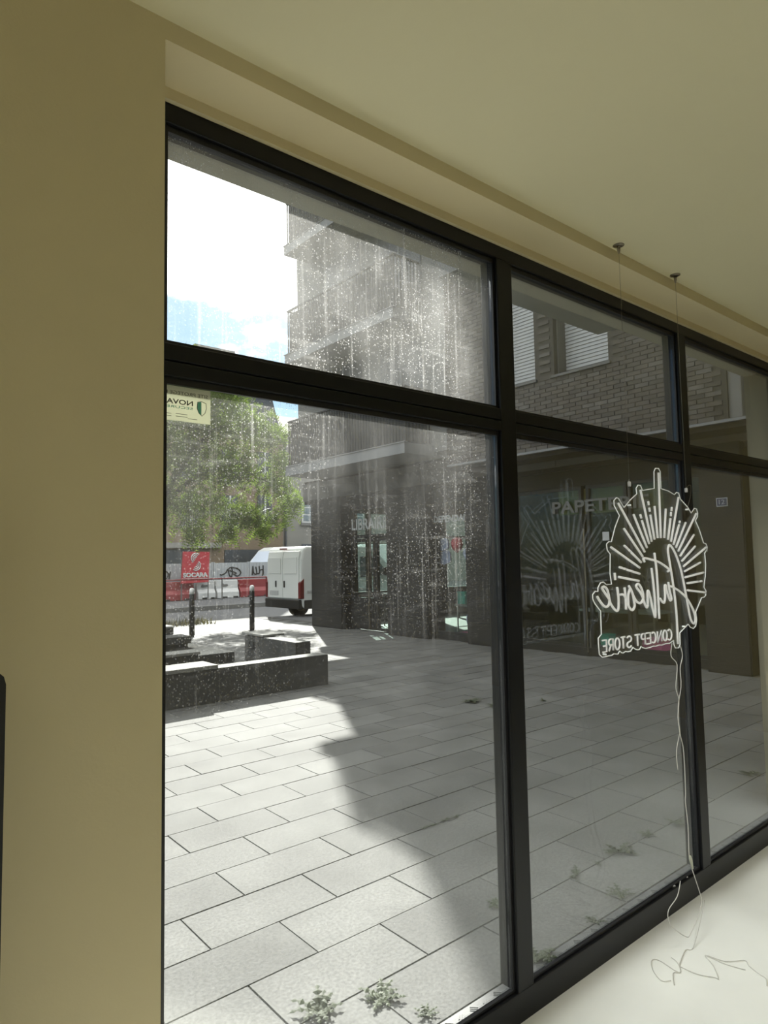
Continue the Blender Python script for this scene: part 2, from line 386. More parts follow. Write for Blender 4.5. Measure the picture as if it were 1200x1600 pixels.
SCRIPT= [[[2.6034,1.1728],[2.6019,1.2981],[2.5894,1.3951],[2.5704,1.4813],[2.5582,1.535],[2.5623,1.5551],[2.5755,1.5631],[2.6038,1.5428],[2.6335,1.5045],[2.6573,1.4604],[2.6748,1.4079],[2.6918,1.3497],[2.7043,1.3025],[2.7177,1.2632],[2.739,1.243],[2.7548,1.2468],[2.7569,1.2715],[2.7395,1.3031],[2.7077,1.3352],[2.6755,1.3588],[2.6323,1.3798],[2.5894,1.3951],[2.5654,1.4014]],[[2.5492,1.418],[2.5558,1.3858],[2.5679,1.3534],[2.5574,1.346],[2.5431,1.3652],[2.532,1.3895],[2.5282,1.4055],[2.52,1.4032],[2.5187,1.3612],[2.5099,1.3407],[2.496,1.344],[2.479,1.358]],[[2.452,1.5332],[2.4626,1.4627],[2.466,1.3586],[2.4667,1.281]],[[2.4254,1.4753],[2.4363,1.3988],[2.4407,1.3342],[2.4376,1.2882],[2.4237,1.3147],[2.4077,1.3616],[2.3952,1.3903],[2.3871,1.383],[2.3866,1.3373]],[[2.3762,1.4999],[2.3685,1.5131],[2.3987,1.5117],[2.4338,1.5061],[2.4408,1.506],[2.4916,1.4948],[2.5583,1.4682],[2.5477,1.4592]],[[2.3866,1.3373],[2.377,1.3295],[2.3612,1.3482],[2.3515,1.3685],[2.3342,1.3891],[2.3146,1.4037],[2.3091,1.4137],[2.3253,1.419],[2.3448,1.4024],[2.3559,1.3762],[2.3506,1.3587],[2.3326,1.3479],[2.3087,1.3551],[2.2914,1.3716],[2.2749,1.3957],[2.2582,1.4147]],[[2.2644,1.4019],[2.252,1.3832],[2.25,1.3583],[2.2522,1.3408],[2.274,1.3257],[2.2917,1.3385],[2.2901,1.3561],[2.283,1.3817],[2.2701,1.4036]],[[2.2289,1.4102],[2.2332,1.3745],[2.2324,1.3306]],[[2.2331,1.3726],[2.2197,1.3847],[2.1985,1.3858]],[[2.1795,1.4131],[2.1854,1.3769],[2.1824,1.3379],[2.1688,1.3303],[2.1465,1.3443],[2.1299,1.362],[2.128,1.3705],[2.109,1.3882],[2.0902,1.4057],[2.0842,1.4152],[2.0978,1.4183],[2.1138,1.4084],[2.1226,1.3894],[2.1263,1.3706],[2.1217,1.3541],[2.106,1.3476],[2.0864,1.3543],[2.0646,1.372],[2.0519,1.3864]],[[2.1677,1.4646],[2.1693,1.4391]]]
OUTL= [[2.4865,1.7839],[2.4904,1.8512],[2.5024,1.8642],[2.5266,1.866],[2.5388,1.8546],[2.5391,1.7868],[2.5987,1.7798],[2.6458,1.7674],[2.6631,1.7774],[2.6818,1.776],[2.6937,1.7524],[2.7532,1.7212],[2.7826,1.6965],[2.8122,1.7174],[2.8322,1.7158],[2.8404,1.697],[2.8363,1.6827],[2.8168,1.6657],[2.8482,1.6284],[2.8806,1.5717],[2.9011,1.5693],[2.9126,1.555],[2.9078,1.5358],[2.9099,1.544],[2.8859,1.5282],[2.89,1.4805],[2.8814,1.4318],[2.8637,1.3852],[2.8807,1.3687],[2.8753,1.349],[2.859,1.3427],[2.8372,1.3423],[2.8131,1.3182],[2.7794,1.2867],[2.7848,1.2529],[2.7732,1.2288],[2.7515,1.2208],[2.7257,1.2284],[2.7096,1.2419],[2.6352,1.2127],[2.6334,1.1673],[2.621,1.1552],[2.5936,1.1579],[2.584,1.172],[2.5829,1.188],[2.5493,1.1794],[2.5212,1.1814],[2.493,1.1786],[2.4687,1.1809],[2.4443,1.1787],[2.4266,1.1811],[2.4026,1.1783],[2.3676,1.1779],[2.3451,1.1839],[2.337,1.1885],[2.3248,1.1786],[2.3107,1.1786],[2.2943,1.1831],[2.281,1.1902],[2.2635,1.1784],[2.2444,1.1781],[2.2285,1.1811],[2.2148,1.1769],[2.2017,1.1796],[2.1906,1.1864],[2.1778,1.1765],[2.1521,1.1806],[2.1389,1.1764],[2.1186,1.1771],[2.1034,1.176],[2.0785,1.1765],[2.062,1.1872],[2.0592,1.216],[2.0587,1.2432],[2.0792,1.255],[2.08,1.3345],[2.0475,1.3611],[2.0356,1.3772],[2.0352,1.3936],[2.0505,1.4038],[2.0684,1.4021],[2.0694,1.4158],[2.0854,1.4318],[2.1056,1.4338],[2.1235,1.4238],[2.156,1.4244],[2.1486,1.4633],[2.1554,1.5311],[2.1375,1.5445],[2.1338,1.5633],[2.1363,1.5688],[2.1495,1.5758],[2.1658,1.5749],[2.1937,1.6273],[2.227,1.6707],[2.1942,1.7063],[2.1937,1.7245],[2.2095,1.7354],[2.2244,1.734],[2.2599,1.7015],[2.305,1.7313],[2.3549,1.7567],[2.3506,1.7777],[2.3658,1.7902],[2.3842,1.7902],[2.3969,1.7716],[2.4434,1.7784]]
CAB= [[[2.5557,1.1803],[2.551,1.1315],[2.5856,1.0937],[2.562,1.0104],[2.592,0.9632],[2.5875,0.9177],[2.5693,0.89],[2.5797,0.8394],[2.5811,0.8148],[2.5532,0.7654],[2.5468,0.7005]],[[2.6288,1.1609],[2.6381,1.1223],[2.6036,1.0792],[2.6094,1.0071],[2.5893,0.9359],[2.5764,0.8705],[2.5804,0.821],[2.61,0.7544],[2.6139,0.6011],[2.5975,0.5686],[2.6075,0.4756],[2.6175,0.3585],[2.6356,0.3051]],[[2.6356,0.3051],[2.6818,0.1962],[2.6875,0.1661],[2.6639,0.1138],[2.5986,0.0773],[2.5562,0.0807],[2.4709,0.1381],[2.4423,0.1747],[2.4385,0.2177],[2.498,0.2477],[2.5354,0.2902]]]
FLOORCAB= [[[2.9314,1.4151],[2.8038,1.3742],[2.6412,1.3279],[2.6061,1.3402],[2.5404,1.3247],[2.4895,1.3078],[2.4551,1.2868],[2.45,1.3083],[2.4652,1.3737],[2.4444,1.3922],[2.3921,1.3598],[2.3562,1.3083],[2.3817,1.2857]],[[2.5171,1.3545],[2.5027,1.3224],[2.4551,1.2868],[2.4289,1.3016],[2.367,1.2665]],[[2.4861,1.302],[2.4887,1.24],[2.5157,1.1911],[2.5192,1.1798],[2.5865,1.2301],[2.626,1.2757],[2.6416,1.2075],[2.7013,1.1632],[2.6788,1.1392],[2.6542,1.0929],[2.645,1.0679],[2.6032,1.0488]],[[2.626,1.2757],[2.6255,1.2007],[2.6434,1.1362]]]

# ================================================================== the room
def struct(mb, name, m, label, cat, **k):
    return tag(mb.build(name, m, **k), label, cat, kind='structure')
# pillar left of the window, pillar beyond its far end, and the header between them
w = MB()
w.box(-4.0, .537, 1.348, 1.577, 0, 2.95).box(4.43, 6.2, 1.348, 1.577, 0, 2.95)
w.box(.537, 4.43, 1.348, 1.488, 2.661, 2.95).box(.537, 4.43, 1.488, 1.577, 2.633, 2.95)
struct(w, 'wall_front', M['wall'], 'cream painted shop front wall around the black window', 'wall')
struct(MB().box(-4.0,.537,1.577,1.724,0,2.95).box(4.43,9.2,1.577,1.724,0,2.95), 'wall_outer_reveal', M['lintel'], 'grey outer reveal around the shop window', 'wall')
struct(box(.537,4.43,1.577,1.724,2.633,2.95), 'trim_3', M['soffit_glare'], 'outer soffit over the shop window, paled for glare', 'soffit')
struct(box(-4.2, 6.2, -6.2, 1.348, 2.707, 2.95), 'ceiling', M['ceil'], 'plain cream ceiling with a shallow dropped edge at the window', 'ceiling')
struct(box(-4.2, 6.2, -6.2, 1.56, -.12, 0), 'floor', M['floor'], 'glossy off-white floor in front of the window', 'floor')
struct(box(-4.2, -4.0, -6.2, 1.724, 0, 2.95), 'wall_left', M['wall'], 'cream side wall of the shop away from the window', 'wall')
struct(box(6.2, 6.4, -6.2, 1.724, 0, 2.95), 'wall_right', M['wall'], 'cream side wall past the third window bay', 'wall')
struct(box(-4.2, 6.4, -6.4, -6.2, 0, 2.95), 'wall_back', M['wall'], 'cream back wall opposite the window', 'wall')

# ------------------------------------------------------------------ the window
win = thing('window_1', 'three-bay black aluminium shop window with a transom rail', 'window', (.55, 1.5, 0), kind='structure')
Z0, ZT = 0.0, 2.633
def rail(name, x0, x1, y0, y1, z0, z1, m=None, bev=.003):
    return box(x0, x1, y0, y1, z0, z1).build(name, m or M['frame'], win, bevel=bev)
rail('head_rail', .538, 4.43, 1.5, 1.575, 2.584, ZT)
rail('sill_rail', .538, 4.43, 1.5, 1.5385, 0, .098)
rail('sill_foot', .538, 4.43, 1.5385, 1.577, 0, .03)
rail('transom', .538, 4.43, 1.5, 1.575, 2.004, 2.044)
rail('transom', .538, 4.43, 1.5, 1.575, 1.966, 2.001)
MUL = [(.538, .600), (1.797, 1.878), (3.108, 3.187), (4.375, 4.43)]
for a, b in MUL:
    rail('mullion', a, b, 1.4985, 1.577, .098, 2.584)
BAYS = [(.600, 1.797), (1.878, 3.108), (3.187, 4.375)]
for a, b in BAYS:
    for z0, z1 in ((.098, 1.966), (2.044, 2.584)):
        # glazing bead: a slim black step between frame face and glass
        g = MB(); t_ = .010
        g.box(a, b, 1.512, 1.5205, z0, z0+t_).box(a, b, 1.512, 1.5205, z1-t_-.006, z1).box(a, a+t_, 1.512, 1.5205, z0+t_, z1-t_-.006).box(b-t_, b, 1.512, 1.5205, z0+t_, z1-t_-.006)
        g.build('glazing_bead', M['gasket'], win)
        box(a+.001, b-.001, 1.522, 1.536, z0+.001, z1-.001).build('pane', M['glass'], win)

# sticker on the first pane, print side outwards (so it reads mirrored from here)
st = thing('window_sticker', 'cream security sticker with mirrored print in the upper corner of the first pane', 'sticker', (.65, 1.5215, 1.865))
box(.570, .7235, 1.5203, 1.5217, 1.8655, 1.949).build('label_sheet', M['sticker'], st)
yS = 1.5198
text('SITE PROTEGE PAR', .0118, .7165, 1.929, yS, st, M['stickt'], (-1,0,0), depth=.0004, width=.128)
text('NOVA', .0165, .678, 1.906, yS, st, M['stickt'], (-1,0,0), depth=.0004, width=.066, offset=.0003)
text('SECURE', .0085, .678, 1.896, yS, st, M['stickg'], (-1,0,0), depth=.0004, width=.066)
sh = [(.690,1.9175),(.700,1.920),(.712,1.9165),(.7125,1.903),(.709,1.892),(.701,1.884),(.693,1.891),(.6885,1.902)]
MB().tube([(x,1.5200,z) for x,z in sh], .0008, 4, closed=True).build('shield_outline', M['stickt'], st)
MB().prism([(.690,1.9165),(.6995,1.919),(.6995,1.886),(.693,1.892),(.6895,1.902)], 'xz', 1.5196, 1.5200).build('shield_fill', M['stickg'], st)
for x0,x1,z in ((.635,.664,1.882),(.635,.664,1.876),(.665,.689,1.873),(.605,.624,1.881),(.605,.624,1.875)):
    box(x0,x1,1.5197,1.5201,z,z+.0012).build('print_line', M['stickt'], st)

# ------------------------------------------------------------------ hanging sign
YS = 1.312
sg = thing('neon_sign', 'unlit white neon sign on clear acrylic hanging before the window, lettering mirrored', 'sign', (2.35, YS, 1.20))
a_ = MB().prism([(x,z) for x,z in OUTL], 'xz', YS+.004, YS+.010)
a_.build('acrylic_backing', M['acrylic'], sg)
MB().tube([(x,YS+.007,z) for x,z in OUTL], .0021, 5, closed=True).build('acrylic_edge_light', M['edge_light'], sg, smooth=True, label='white rim painting the light on the cut edge of the clear backing')  # white tube paints the light caught along the cut edge
for r in RAYS:
    (x0,z0),(x1,z1) = r
    d = Vector((x1-x0,0,z1-z0)); n_ = max(2, int(d.length/.03)+1)
    MB().tube([(x0+(x1-x0)*i/n_, YS, z0+(z1-z0)*i/n_) for i in range(n_+1)], .0042, 8).build('ray_tube', M['neon'], sg, smooth=True)
def smooth_path(pts, k=4):
    """Catmull-Rom through the points"""
    P_ = [Vector(p) for p in pts]; o_ = []
    for i in range(len(P_)-1):
        p0, p1, p2, p3 = P_[max(i-1,0)], P_[i], P_[i+1], P_[min(i+2,len(P_)-1)]
        for j in range(k):
            t = j/k
            o_.append(.5*((2*p1)+(p2-p0)*t+(2*p0-5*p1+4*p2-p3)*t*t+(3*p1-p0-3*p2+p3)*t**3))
    return o_+[P_[-1]]
for s_ in SCRIPT:
    MB().tube(smooth_path([(x,YS,z) for x,z in s_]), .0043, 8).build('script_tube', M['neon'], sg, smooth=True)
# CONCEPT STORE in single-line tube letters, mirrored: unit box x 0..1 to the reading direction
arc = lambda cx,cz,rx,rz,a0,a1,n=8: [(cx+rx*math.cos(rad(a0+(a1-a0)*i/n)), cz+rz*math.sin(rad(a0+(a1-a0)*i/n))) for i in range(n+1)]
GL = {'E': [[(1,1),(0,1),(0,0),(1,0)],[(0,.5),(.8,.5)]], 'T': [[(0,1),(1,1)],[(.5,1),(.5,0)]],
      'N': [[(0,0),(0,1),(1,0),(1,1)]], 'O': [arc(.5,.5,.5,.5,90,450,14)], 'C': [arc(.6,.5,.6,.5,55,305,10)],
      'R': [[(0,0),(0,1),(.6,1)]+arc(.6,.75,.4,.25,90,-90,6)+[(0,.5)],[(.5,.5),(1,0)]],
      'P': [[(0,0),(0,1),(.6,1)]+arc(.6,.75,.4,.25,90,-90,6)+[(0,.5)]],
      'S': [arc(.5,.75,.5,.25,30,270,8)+arc(.5,.25,.5,.25,90,-150,8)]}
LET = [('E',2.0725,2.0970),('R',2.1110,2.1380),('O',2.1515,2.1815),('T',2.1915,2.2175),('S',2.2300,2.2600),('T',2.2860,2.3190),('P',2.3290,2.3560),('E',2.3645,2.3950),('C',2.4060,2.4330),('N',2.4470,2.4780),('O',2.4890,2.5200),('C',2.5260,2.5560)]
for ch,x0,x1 in LET:
    m_ = MB()
    for st_ in GL[ch]:
        m_.tube([(x1-(x1-x0)*u, YS, 1.1945+.040*v) for u,v in st_], .0031, 6)
    m_.build('letter_tube', M['neon'], sg, smooth=True)
for x,z in ((2.2924,1.711),(2.7413,1.7103),(2.6658,1.2358),(2.0891,1.1857)):
    MB().lathe([(.0035,-.006),(.0035,.006)], (x,YS+.004,z), 8, 'y').build('fixing_hole', M['edge_light'], sg)

# the two suspension wires
for x, hx, lab in ((2.296,2.2924,'steel suspension wire and ceiling rose nearer the first mullion'), (2.738,2.7413,'steel suspension wire and ceiling rose in front of the second mullion')):
    wt = thing('suspension_wire', lab, 'wire', (x,1.316,2.707), 'wires holding the hanging sign')
    MB().lathe([(.021,0),(.021,-.003),(.014,-.006),(.006,-.007)], (x,1.316,2.707), 18).build('ceiling_rose', M['steel'], wt, smooth=False)
    MB().lathe([(.0062,-.006),(.0058,-.02),(.0030,-.034)], (x,1.316,2.707), 10).build('wire_gripper', M['steel'], wt, smooth=True)
    MB().tube([(x,1.316,2.675),(x-.002,1.314,2.2),(x-.004,1.312,1.80)], .0007, 5).build('wire', M['steel'], wt)
    MB().lathe([(.0055,-.009),(.0062,-.004),(.0062,.006),(.004,.009)], (x-.004,1.312,1.790), 10).build('crimp', M['white'], wt, smooth=True)
    loop = smooth_path([(x-.004,1.312,1.797),(x+.012,1.304,1.812),(x+.020,1.303,1.795),(x+.012,1.306,1.755),(hx,1.316,1.711)]) if hx > 2.5 else smooth_path([(x-.004,1.312,1.797),(x-.018,1.304,1.806),(x-.028,1.303,1.785),(x-.02,1.306,1.75),(hx,1.316,1.711)])
    MB().tube(loop, .0007, 5).build('wire_loop', M['steel'], wt)

# the sign's thin cable, down to the floor
cb = thing('sign_cable', 'thin white twisted cable hanging from the sign and curling on the white floor', 'cable', (2.45,1.25,0))
for k, c_ in enumerate(CAB):
    n_ = len(c_)
    MB().tube(smooth_path([(x, YS + .004*math.sin(i*1.7+k), max(z,.004)) for i,(x,z) in enumerate(c_)]), .0016, 5).build('cable_strand', M['wire'], cb, smooth=True)
for k, c_ in enumerate(FLOORCAB):
    pts = [(x, min(y,1.47), .0025 + (.05*max(0,1-i/2.) if k == 0 else .0)) for i,(x,y) in enumerate(c_)]
    MB().tube(smooth_path(pts), .0015, 5).build('cable_strand', M['wire'], cb, smooth=True)
cx, cz = CAB[1][-2]; dx, dz = CAB[1][-1]
MB().tube([(cx,YS,cz),(cx*.7+dx*.3,YS,cz*.7+dz*.3),(dx,YS,dz)], [.0045,.0062,.003], 8).build('cable_connector', M['sticker'], cb, smooth=True)

# dark cabinet at the very edge of the view, against the pillar
bc = thing('cabinet', 'tall black cabinet with rounded top corner standing against the cream pillar', 'cabinet', (-.1, 1.15, 0))
CX, CZ = .190, 1.395
prof = [(CX,.03)]+[(CX-.02+.02*math.cos(rad(a)), CZ-.02+.02*math.sin(rad(a))) for a in (0,30,60,90)]+[(-.42,CZ),(-.42,.03)]
MB().prism(prof, 'xz', 1.0, 1.30).build('cabinet_body', M['black'], bc)
box(-.40,CX-.02,.985,1.0,.06,CZ-.05).build('cabinet_front', M['frame'], bc, bevel=.004)
for x in (-.38,CX-.05):
    box(x-.025,x+.025,1.02,1.28,0,.03).build('foot', M['black'], bc)

# unseen fill lamps, added further back to brighten the shop interior
def lamp(x, y, lab, watts):
    t_ = thing('fill_lamp', lab, 'lamp', (x,y,2.707), 'added fill lamps at the back of the shop')
    MB().lathe([(.16,0),(.16,-.05),(.15,-.05),(.15,-.008)], (x,y,2.707), 20).build('lamp_housing', M['white'], t_)
    MB().lathe([(.148,-.03),(.148,-.028)], (x,y,2.707), 20).build('diffuser', emit('fill_glow', (1.0,.96,.88), watts), t_)
lamp(-1.6, -2.4, 'added round fill lamp, unseen, nearer the side wall', FILL_LAMP_W)
lamp(.6, -3.6, 'added round fill lamp, unseen, deeper in the shop', FILL_LAMP_W)

def fill_spot(x, y, target, lab, watts):  # unseen spot, added to brighten the sign and the floor by the window
    t_ = thing('fill_spot', lab, 'lamp', (x,y,2.707), 'added fill lights behind the viewer')
    d = (Vector(target)-Vector((x,y,2.60))).normalized()
    MB().lathe([(.035,0),(.035,-.012),(.010,-.014),(.010,-.07)], (x,y,2.707), 14).build('mount', M['white'], t_)
    c = Vector((x,y,2.60))
    MB().tube([c-d*.06, c+d*.05], [.030,.042], 14).build('spot_head', M['frame'], t_)
    ld = bpy.data.lights.new('spot_beam', 'SPOT'); ld.energy = watts; ld.spot_size = rad(58); ld.spot_blend = .8; ld.shadow_soft_size = .04; ld.color = (1.0,.98,.95)
    lo = bpy.data.objects.new('spot_beam', ld); col.objects.link(lo); lo.parent = t_
    lo.location = c + d*.075 - Vector((x,y,2.707)); lo.rotation_euler = d.to_track_quat('-Z','Y').to_euler()
fill_spot(1.3, -.9, (2.9,1.25,.75), 'unseen added spotlight aimed at the hanging sign', FILL_SPOT_W)

# small white flecks on the sill
for i,(x,y) in enumerate(((2.985,1.514),(2.86,1.513))):
    t_ = MB().obox((x,y,.1005),(.016,.007,.003),rz=.5-i).build('white_fleck', M['cap'])
    tag(t_, ('tiny white scrap on the black sill beside the hanging cable','tiny white scrap on the black sill, farther from the cable')[i], 'fleck')

# ================================================================== outside: ground
gr = thing('ground', 'grey stone paving of the forecourt outside the window', 'paving', (4,6,0), kind='structure')
box(-6, 9.4, 1.68, 16.3, -.10, -.006).build('joint_bed', M['joint'], gr)
TX, TY = .6155, .2985
me_slab = box(-TX/2+.0038, TX/2-.0038, -TY/2+.0036, TY/2-.0036, -.03, 0).build('paving_slab', M['slab'], None, bevel=0)
proto_me = me_slab.data; bpy.data.objects.remove(me_slab)
spots = []
for k in range(-1, 48):
    y = 1.98 + TY*(k+.5)
    x0 = 1.23 if k % 2 == 0 else 1.5378
    for i in range(-14, 14):
        x = x0 + TX*(i+.5)
        if x > 9.1 or x < -5.5: continue
        spots.append((x, y))
def rank(p):
    z = visible((p[0], p[1], 0))
    return z if z and p[0]/p[1] > .33 else 1e3 + p[1]
spots.sort(key=rank)
for x, y in spots[:300]:
    o = bpy.data.objects.new('paving_slab', proto_me); col.objects.link(o); o.parent = gr
    o.location = (x-4, y-6, R.uniform(-.0012,.0012)); o.rotation_euler = (R.uniform(-.0016,.0016), R.uniform(-.0012,.0012), 0)
    ORG[o.name] = Vector((4,6,0))
rest = MB()
for x, y in spots[300:]:
    if y < 16.2: rest.box(x-TX/2+.004, x+TX/2-.004, y-TY/2+.004, y+TY/2-.004, -.03, R.uniform(-.001,.001))
rest.build('paving_slabs', M['slab'], gr, kind='stuff')

# tread plate along the foot of the window
tp = thing('tread_plate', 'pale metal tread plate strip along the outside foot of the window', 'plate', (2.5,1.63,0), kind='structure')
for i in range(4):
    x0 = .55 + i*1.0
    box(x0+.002, x0+.998, 1.578, 1.672, -.02, .004).build('plate', M['plate'], tp)
rb = MB()
for i in range(64):
    for j in range(2):
        cx_, cy_ = .60 + i*.06, 1.603 + j*.044
        for q in (-.009, 0, .009):
            a = rad(45 if (i+j) % 2 else -45)
            rb.obox((cx_+q*math.cos(a+math.pi/2), cy_+q*math.sin(a+math.pi/2), .0048), (.028,.0035,.002), a)
rb.build('tread_ribs', M['plate'], tp, kind='stuff')

# road, kerbs, far pavement
struct(box(-30, 60, 16.3, 22.0, -.35, -.15), 'road', M['asphalt'], 'grey asphalt street beyond the forecourt', 'road')
struct(box(-30, 9.4, 16.05, 16.32, -.3, .001), 'trim_1', M['kerb'], 'stone kerb on the near side of the street', 'kerb')
struct(box(-30, 60, 21.8, 22.1, -.3, .0), 'trim_2', M['kerb'], 'stone kerb on the far side of the street', 'kerb')
struct(box(-30, 60, 22.1, 40, -.3, -.01), 'pavement', M['asphalt'], 'far pavement in front of the hoardings', 'pavement')
struct(box(9.4, 40, 13.4, 16.3, -.3, -.02), 'pavement', M['asphalt'], 'pavement beside the corner shop and the white van', 'pavement')

# ------------------------------------------------------------------ weeds in the joints
def weed(x, y, size, nl, lab, spread=1.0, h=.35, m='weed'):
    t_ = thing('weed', lab, 'weed', (x,y,0), 'weeds growing in the paving joints')
    for i in range(nl):
        lobes = 9
        a = R.uniform(0, 2*math.pi) if spread == 1.0 else R.choice((0, math.pi)) + R.uniform(-.5,.5)
        ln = size*R.uniform(.55,1.0); lift = R.uniform(.08,h)
        c, s = math.cos(a), math.sin(a); m_ = MB(); prev = None
        steps = lobes
        for j in range(steps+1):
            t = j/steps
            r_ = ln*t; z = ln*lift*math.sin(t*2.2)*.8 + .003
            w_ = size*.13*math.sin(math.pi*min(1,(t*.8+.2)))*(1.3 if j % 2 else .3)
            l_, q_ = (x+c*r_-s*w_, y+s*r_+c*w_, z), (x+c*r_+s*w_, y+s*r_-c*w_, z)
            mid = (x+c*r_, y+s*r_, z+w_*.25)
            if prev: m_.add([prev[0],prev[1],prev[2],l_,mid,q_], [(0,1,4,3),(1,2,5,4)])
            prev = (l_, mid, q_)
        m_.build('leaf', M[m], t_)
    MB().tube([(x,y,-.004),(x+.004,y,.01),(x,y+.004,size*.12)], size*.02, 5).build('stem', M[m], t_)
WEEDS = [(1.335,1.985,.115,13,'bushy weed in the sunlit joint at the bottom of the first pane'),
 (1.545,1.905,.105,15,'leafy weed where two joints cross near the tread plate of the first bay'),
 (1.60,1.735,.06,8,'small weed against the tread plate beside the leafy crossing weed'),
 (2.31,2.05,.075,8,'weed half hidden behind the first mullion'),
 (2.14,1.69,.11,16,'thick tuft of weed at the foot of the second bay, beside the mullion'),
 (2.815,1.975,.085,7,'straggly weed in the joint of the second bay, nearest the mullion'),
 (3.19,1.975,.115,13,'large spreading weed in the joint in the middle of the second bay'),
 (2.80,1.735,.085,9,'pale weed next to the tread plate in the middle of the second bay'),
 (2.52,1.68,.07,7,'flat weed on the tread plate joint near the thick tuft'),
 (3.49,1.98,.075,8,'low weed in the joint past the large spreading weed'),
 (3.77,1.965,.095,10,'weed in the joint just before the second mullion'),
 (4.95,2.04,.10,9,'weed on the paving seen through the third bay'),
 (5.32,4.95,.15,12,'dark weed far out on the shaded paving, farther of the two'),
 (5.32,4.62,.12,10,'dark weed far out on the shaded paving, nearer of the two'),
 (5.9,4.47,.08,7,'tiny weed far out on the paving behind the first mullion'),
 (3.0,1.975,.04,6,'tiny tuft between the straggly and the large spreading weed')]
for w_ in WEEDS: weed(*w_)
for i, lab in enumerate(('row of tiny weeds in a joint, first tuft','row of tiny weeds in a joint, second tuft','row of tiny weeds in a joint, third tuft','row of tiny weeds in a joint, last tuft')):
    weed(2.66+i*.085, 2.87+R.uniform(-.006,.006), .05, 7, lab + ' counted from the sunlit side', spread=.5)

# ------------------------------------------------------------------ concrete walls and benches
p = thing('concrete_bench', 'long low dark concrete wall with a pale slab on its near end', 'bench', (3,7,0), 'concrete planter walls')
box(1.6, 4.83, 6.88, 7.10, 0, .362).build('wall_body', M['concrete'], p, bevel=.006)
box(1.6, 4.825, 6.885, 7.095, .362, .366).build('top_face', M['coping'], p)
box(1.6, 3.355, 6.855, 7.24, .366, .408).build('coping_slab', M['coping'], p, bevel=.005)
box(1.6, 3.355, 7.10, 7.235, 0, .366).build('bench_back', M['concrete'], p)
p = thing('concrete_bench', 'dark concrete wall running towards the street with a pale seat slab on its far end', 'bench', (5.2,8.8,0), 'concrete planter walls')
MB().box(5.07, 5.32, 8.0, 9.46, 0, .385).build('wall_body', M['concrete'], p, bevel=.006)
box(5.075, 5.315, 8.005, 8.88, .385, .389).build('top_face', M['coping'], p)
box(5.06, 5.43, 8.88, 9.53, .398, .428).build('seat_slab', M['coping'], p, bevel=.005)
box(5.12, 5.30, 8.95, 9.42, .385, .398).build('slab_support', M['darkmetal'], p)
# two faded letters sprayed on it
for i, st_ in enumerate(([(0,1),(0,.1),(.5,0),(1,.1),(1,1)], [(0,0),(0,1),(.8,.9),(.9,.6),(.1,.5),(1,0)])):
    MB().tube([(5.0685, 9.30-i*.16-.12*u, .20+.11*v) for u,v in st_], .012, 5).build('spray_mark', M['black'], p)
p = thing('concrete_step', 'low concrete step with a pale top between the dark walls', 'step', (4.6,10,0), 'concrete planter walls')
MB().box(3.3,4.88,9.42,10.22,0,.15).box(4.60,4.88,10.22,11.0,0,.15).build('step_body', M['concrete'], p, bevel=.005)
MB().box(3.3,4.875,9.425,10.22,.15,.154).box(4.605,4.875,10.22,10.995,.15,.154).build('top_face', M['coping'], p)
p = thing('concrete_bench', 'short concrete wall with a pale coping, behind the slab of the long wall', 'bench', (3,8.4,0), 'concrete planter walls')
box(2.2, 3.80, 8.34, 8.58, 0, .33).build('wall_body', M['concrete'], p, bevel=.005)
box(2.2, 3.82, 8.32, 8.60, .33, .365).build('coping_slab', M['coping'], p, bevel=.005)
p = thing('concrete_bench', 'concrete bench with a thick dark seat slab beside the nearer bollard', 'bench', (4,10.4,0), 'concrete planter walls')
box(2.8, 4.52, 10.3, 10.62, 0, .24).build('wall_body', M['concrete'], p, bevel=.005)
box(2.8, 4.56, 10.26, 10.66, .24, .355).build('seat_slab', M['concrete'], p, bevel=.006)
p = thing('concrete_bench', 'farthest small concrete block with a pale top near the tree', 'bench', (5.4,14.2,0), 'concrete planter walls')
box(4.2, 5.81, 13.98, 14.35, 0, .14).build('wall_body', M['concrete'], p, bevel=.005)
box(4.2, 5.82, 13.96, 14.37, .14, .175).build('coping_slab', M['coping'], p, bevel=.005)

# ------------------------------------------------------------------ bollards
for x, y, lab in ((5.875,13.2,'dark bollard with a white cap beside the concrete bench'), (7.34,13.35,'dark bollard with a white cap next to the white van')):
    b = thing('bollard', lab, 'bollard', (x,y,0), 'street bollards')
    MB().lathe([(.055,0),(.055,.86),(.05,.87)], (x,y,0), 16).build('post', M['darkmetal'], b, smooth=True)
    MB().lathe([(.052,.87),(.052,.955),(.04,.985),(.015,.995)], (x,y,0), 16).build('cap', M['cap'], b, smooth=True)
    MB().lathe([(.085,0),(.085,.012),(.057,.02)], (x,y,0), 16).build('base_ring', M['darkmetal'], b)

# ------------------------------------------------------------------ tree
tr = thing('street_tree', 'light green feathery tree at the near kerb before the tan building', 'tree', (6.25,16.0,0))
MB().tube([(6.25,16.0,-.05),(6.27,16.0,1.2),(6.33,16.02,2.4),(6.5,16.1,3.3)], [.20,.15,.13,.12], 10).build('trunk', M['bark'], tr, smooth=True)
BR = [[(6.4,16.05,2.9),(7.1,16.0,3.6),(8.0,15.8,4.0),(9.2,15.7,3.6)],[(6.5,16.1,3.2),(7.2,16.4,4.6),(8.2,16.5,5.6)],[(6.45,16.05,3.2),(6.2,15.8,4.6),(6.5,15.6,6.0)],[(6.4,16.0,3.0),(5.4,15.9,4.0),(4.6,15.8,4.3)],[(6.5,16.1,3.3),(7.6,15.9,4.9),(9.0,15.9,5.2)]]
for br in BR:
    MB().tube(smooth_path(br,3), [.07*(1-.75*i/(3*(len(br)-1))) for i in range(3*(len(br)-1)+1)], 6).build('branch', M['bark'], tr, smooth=True)
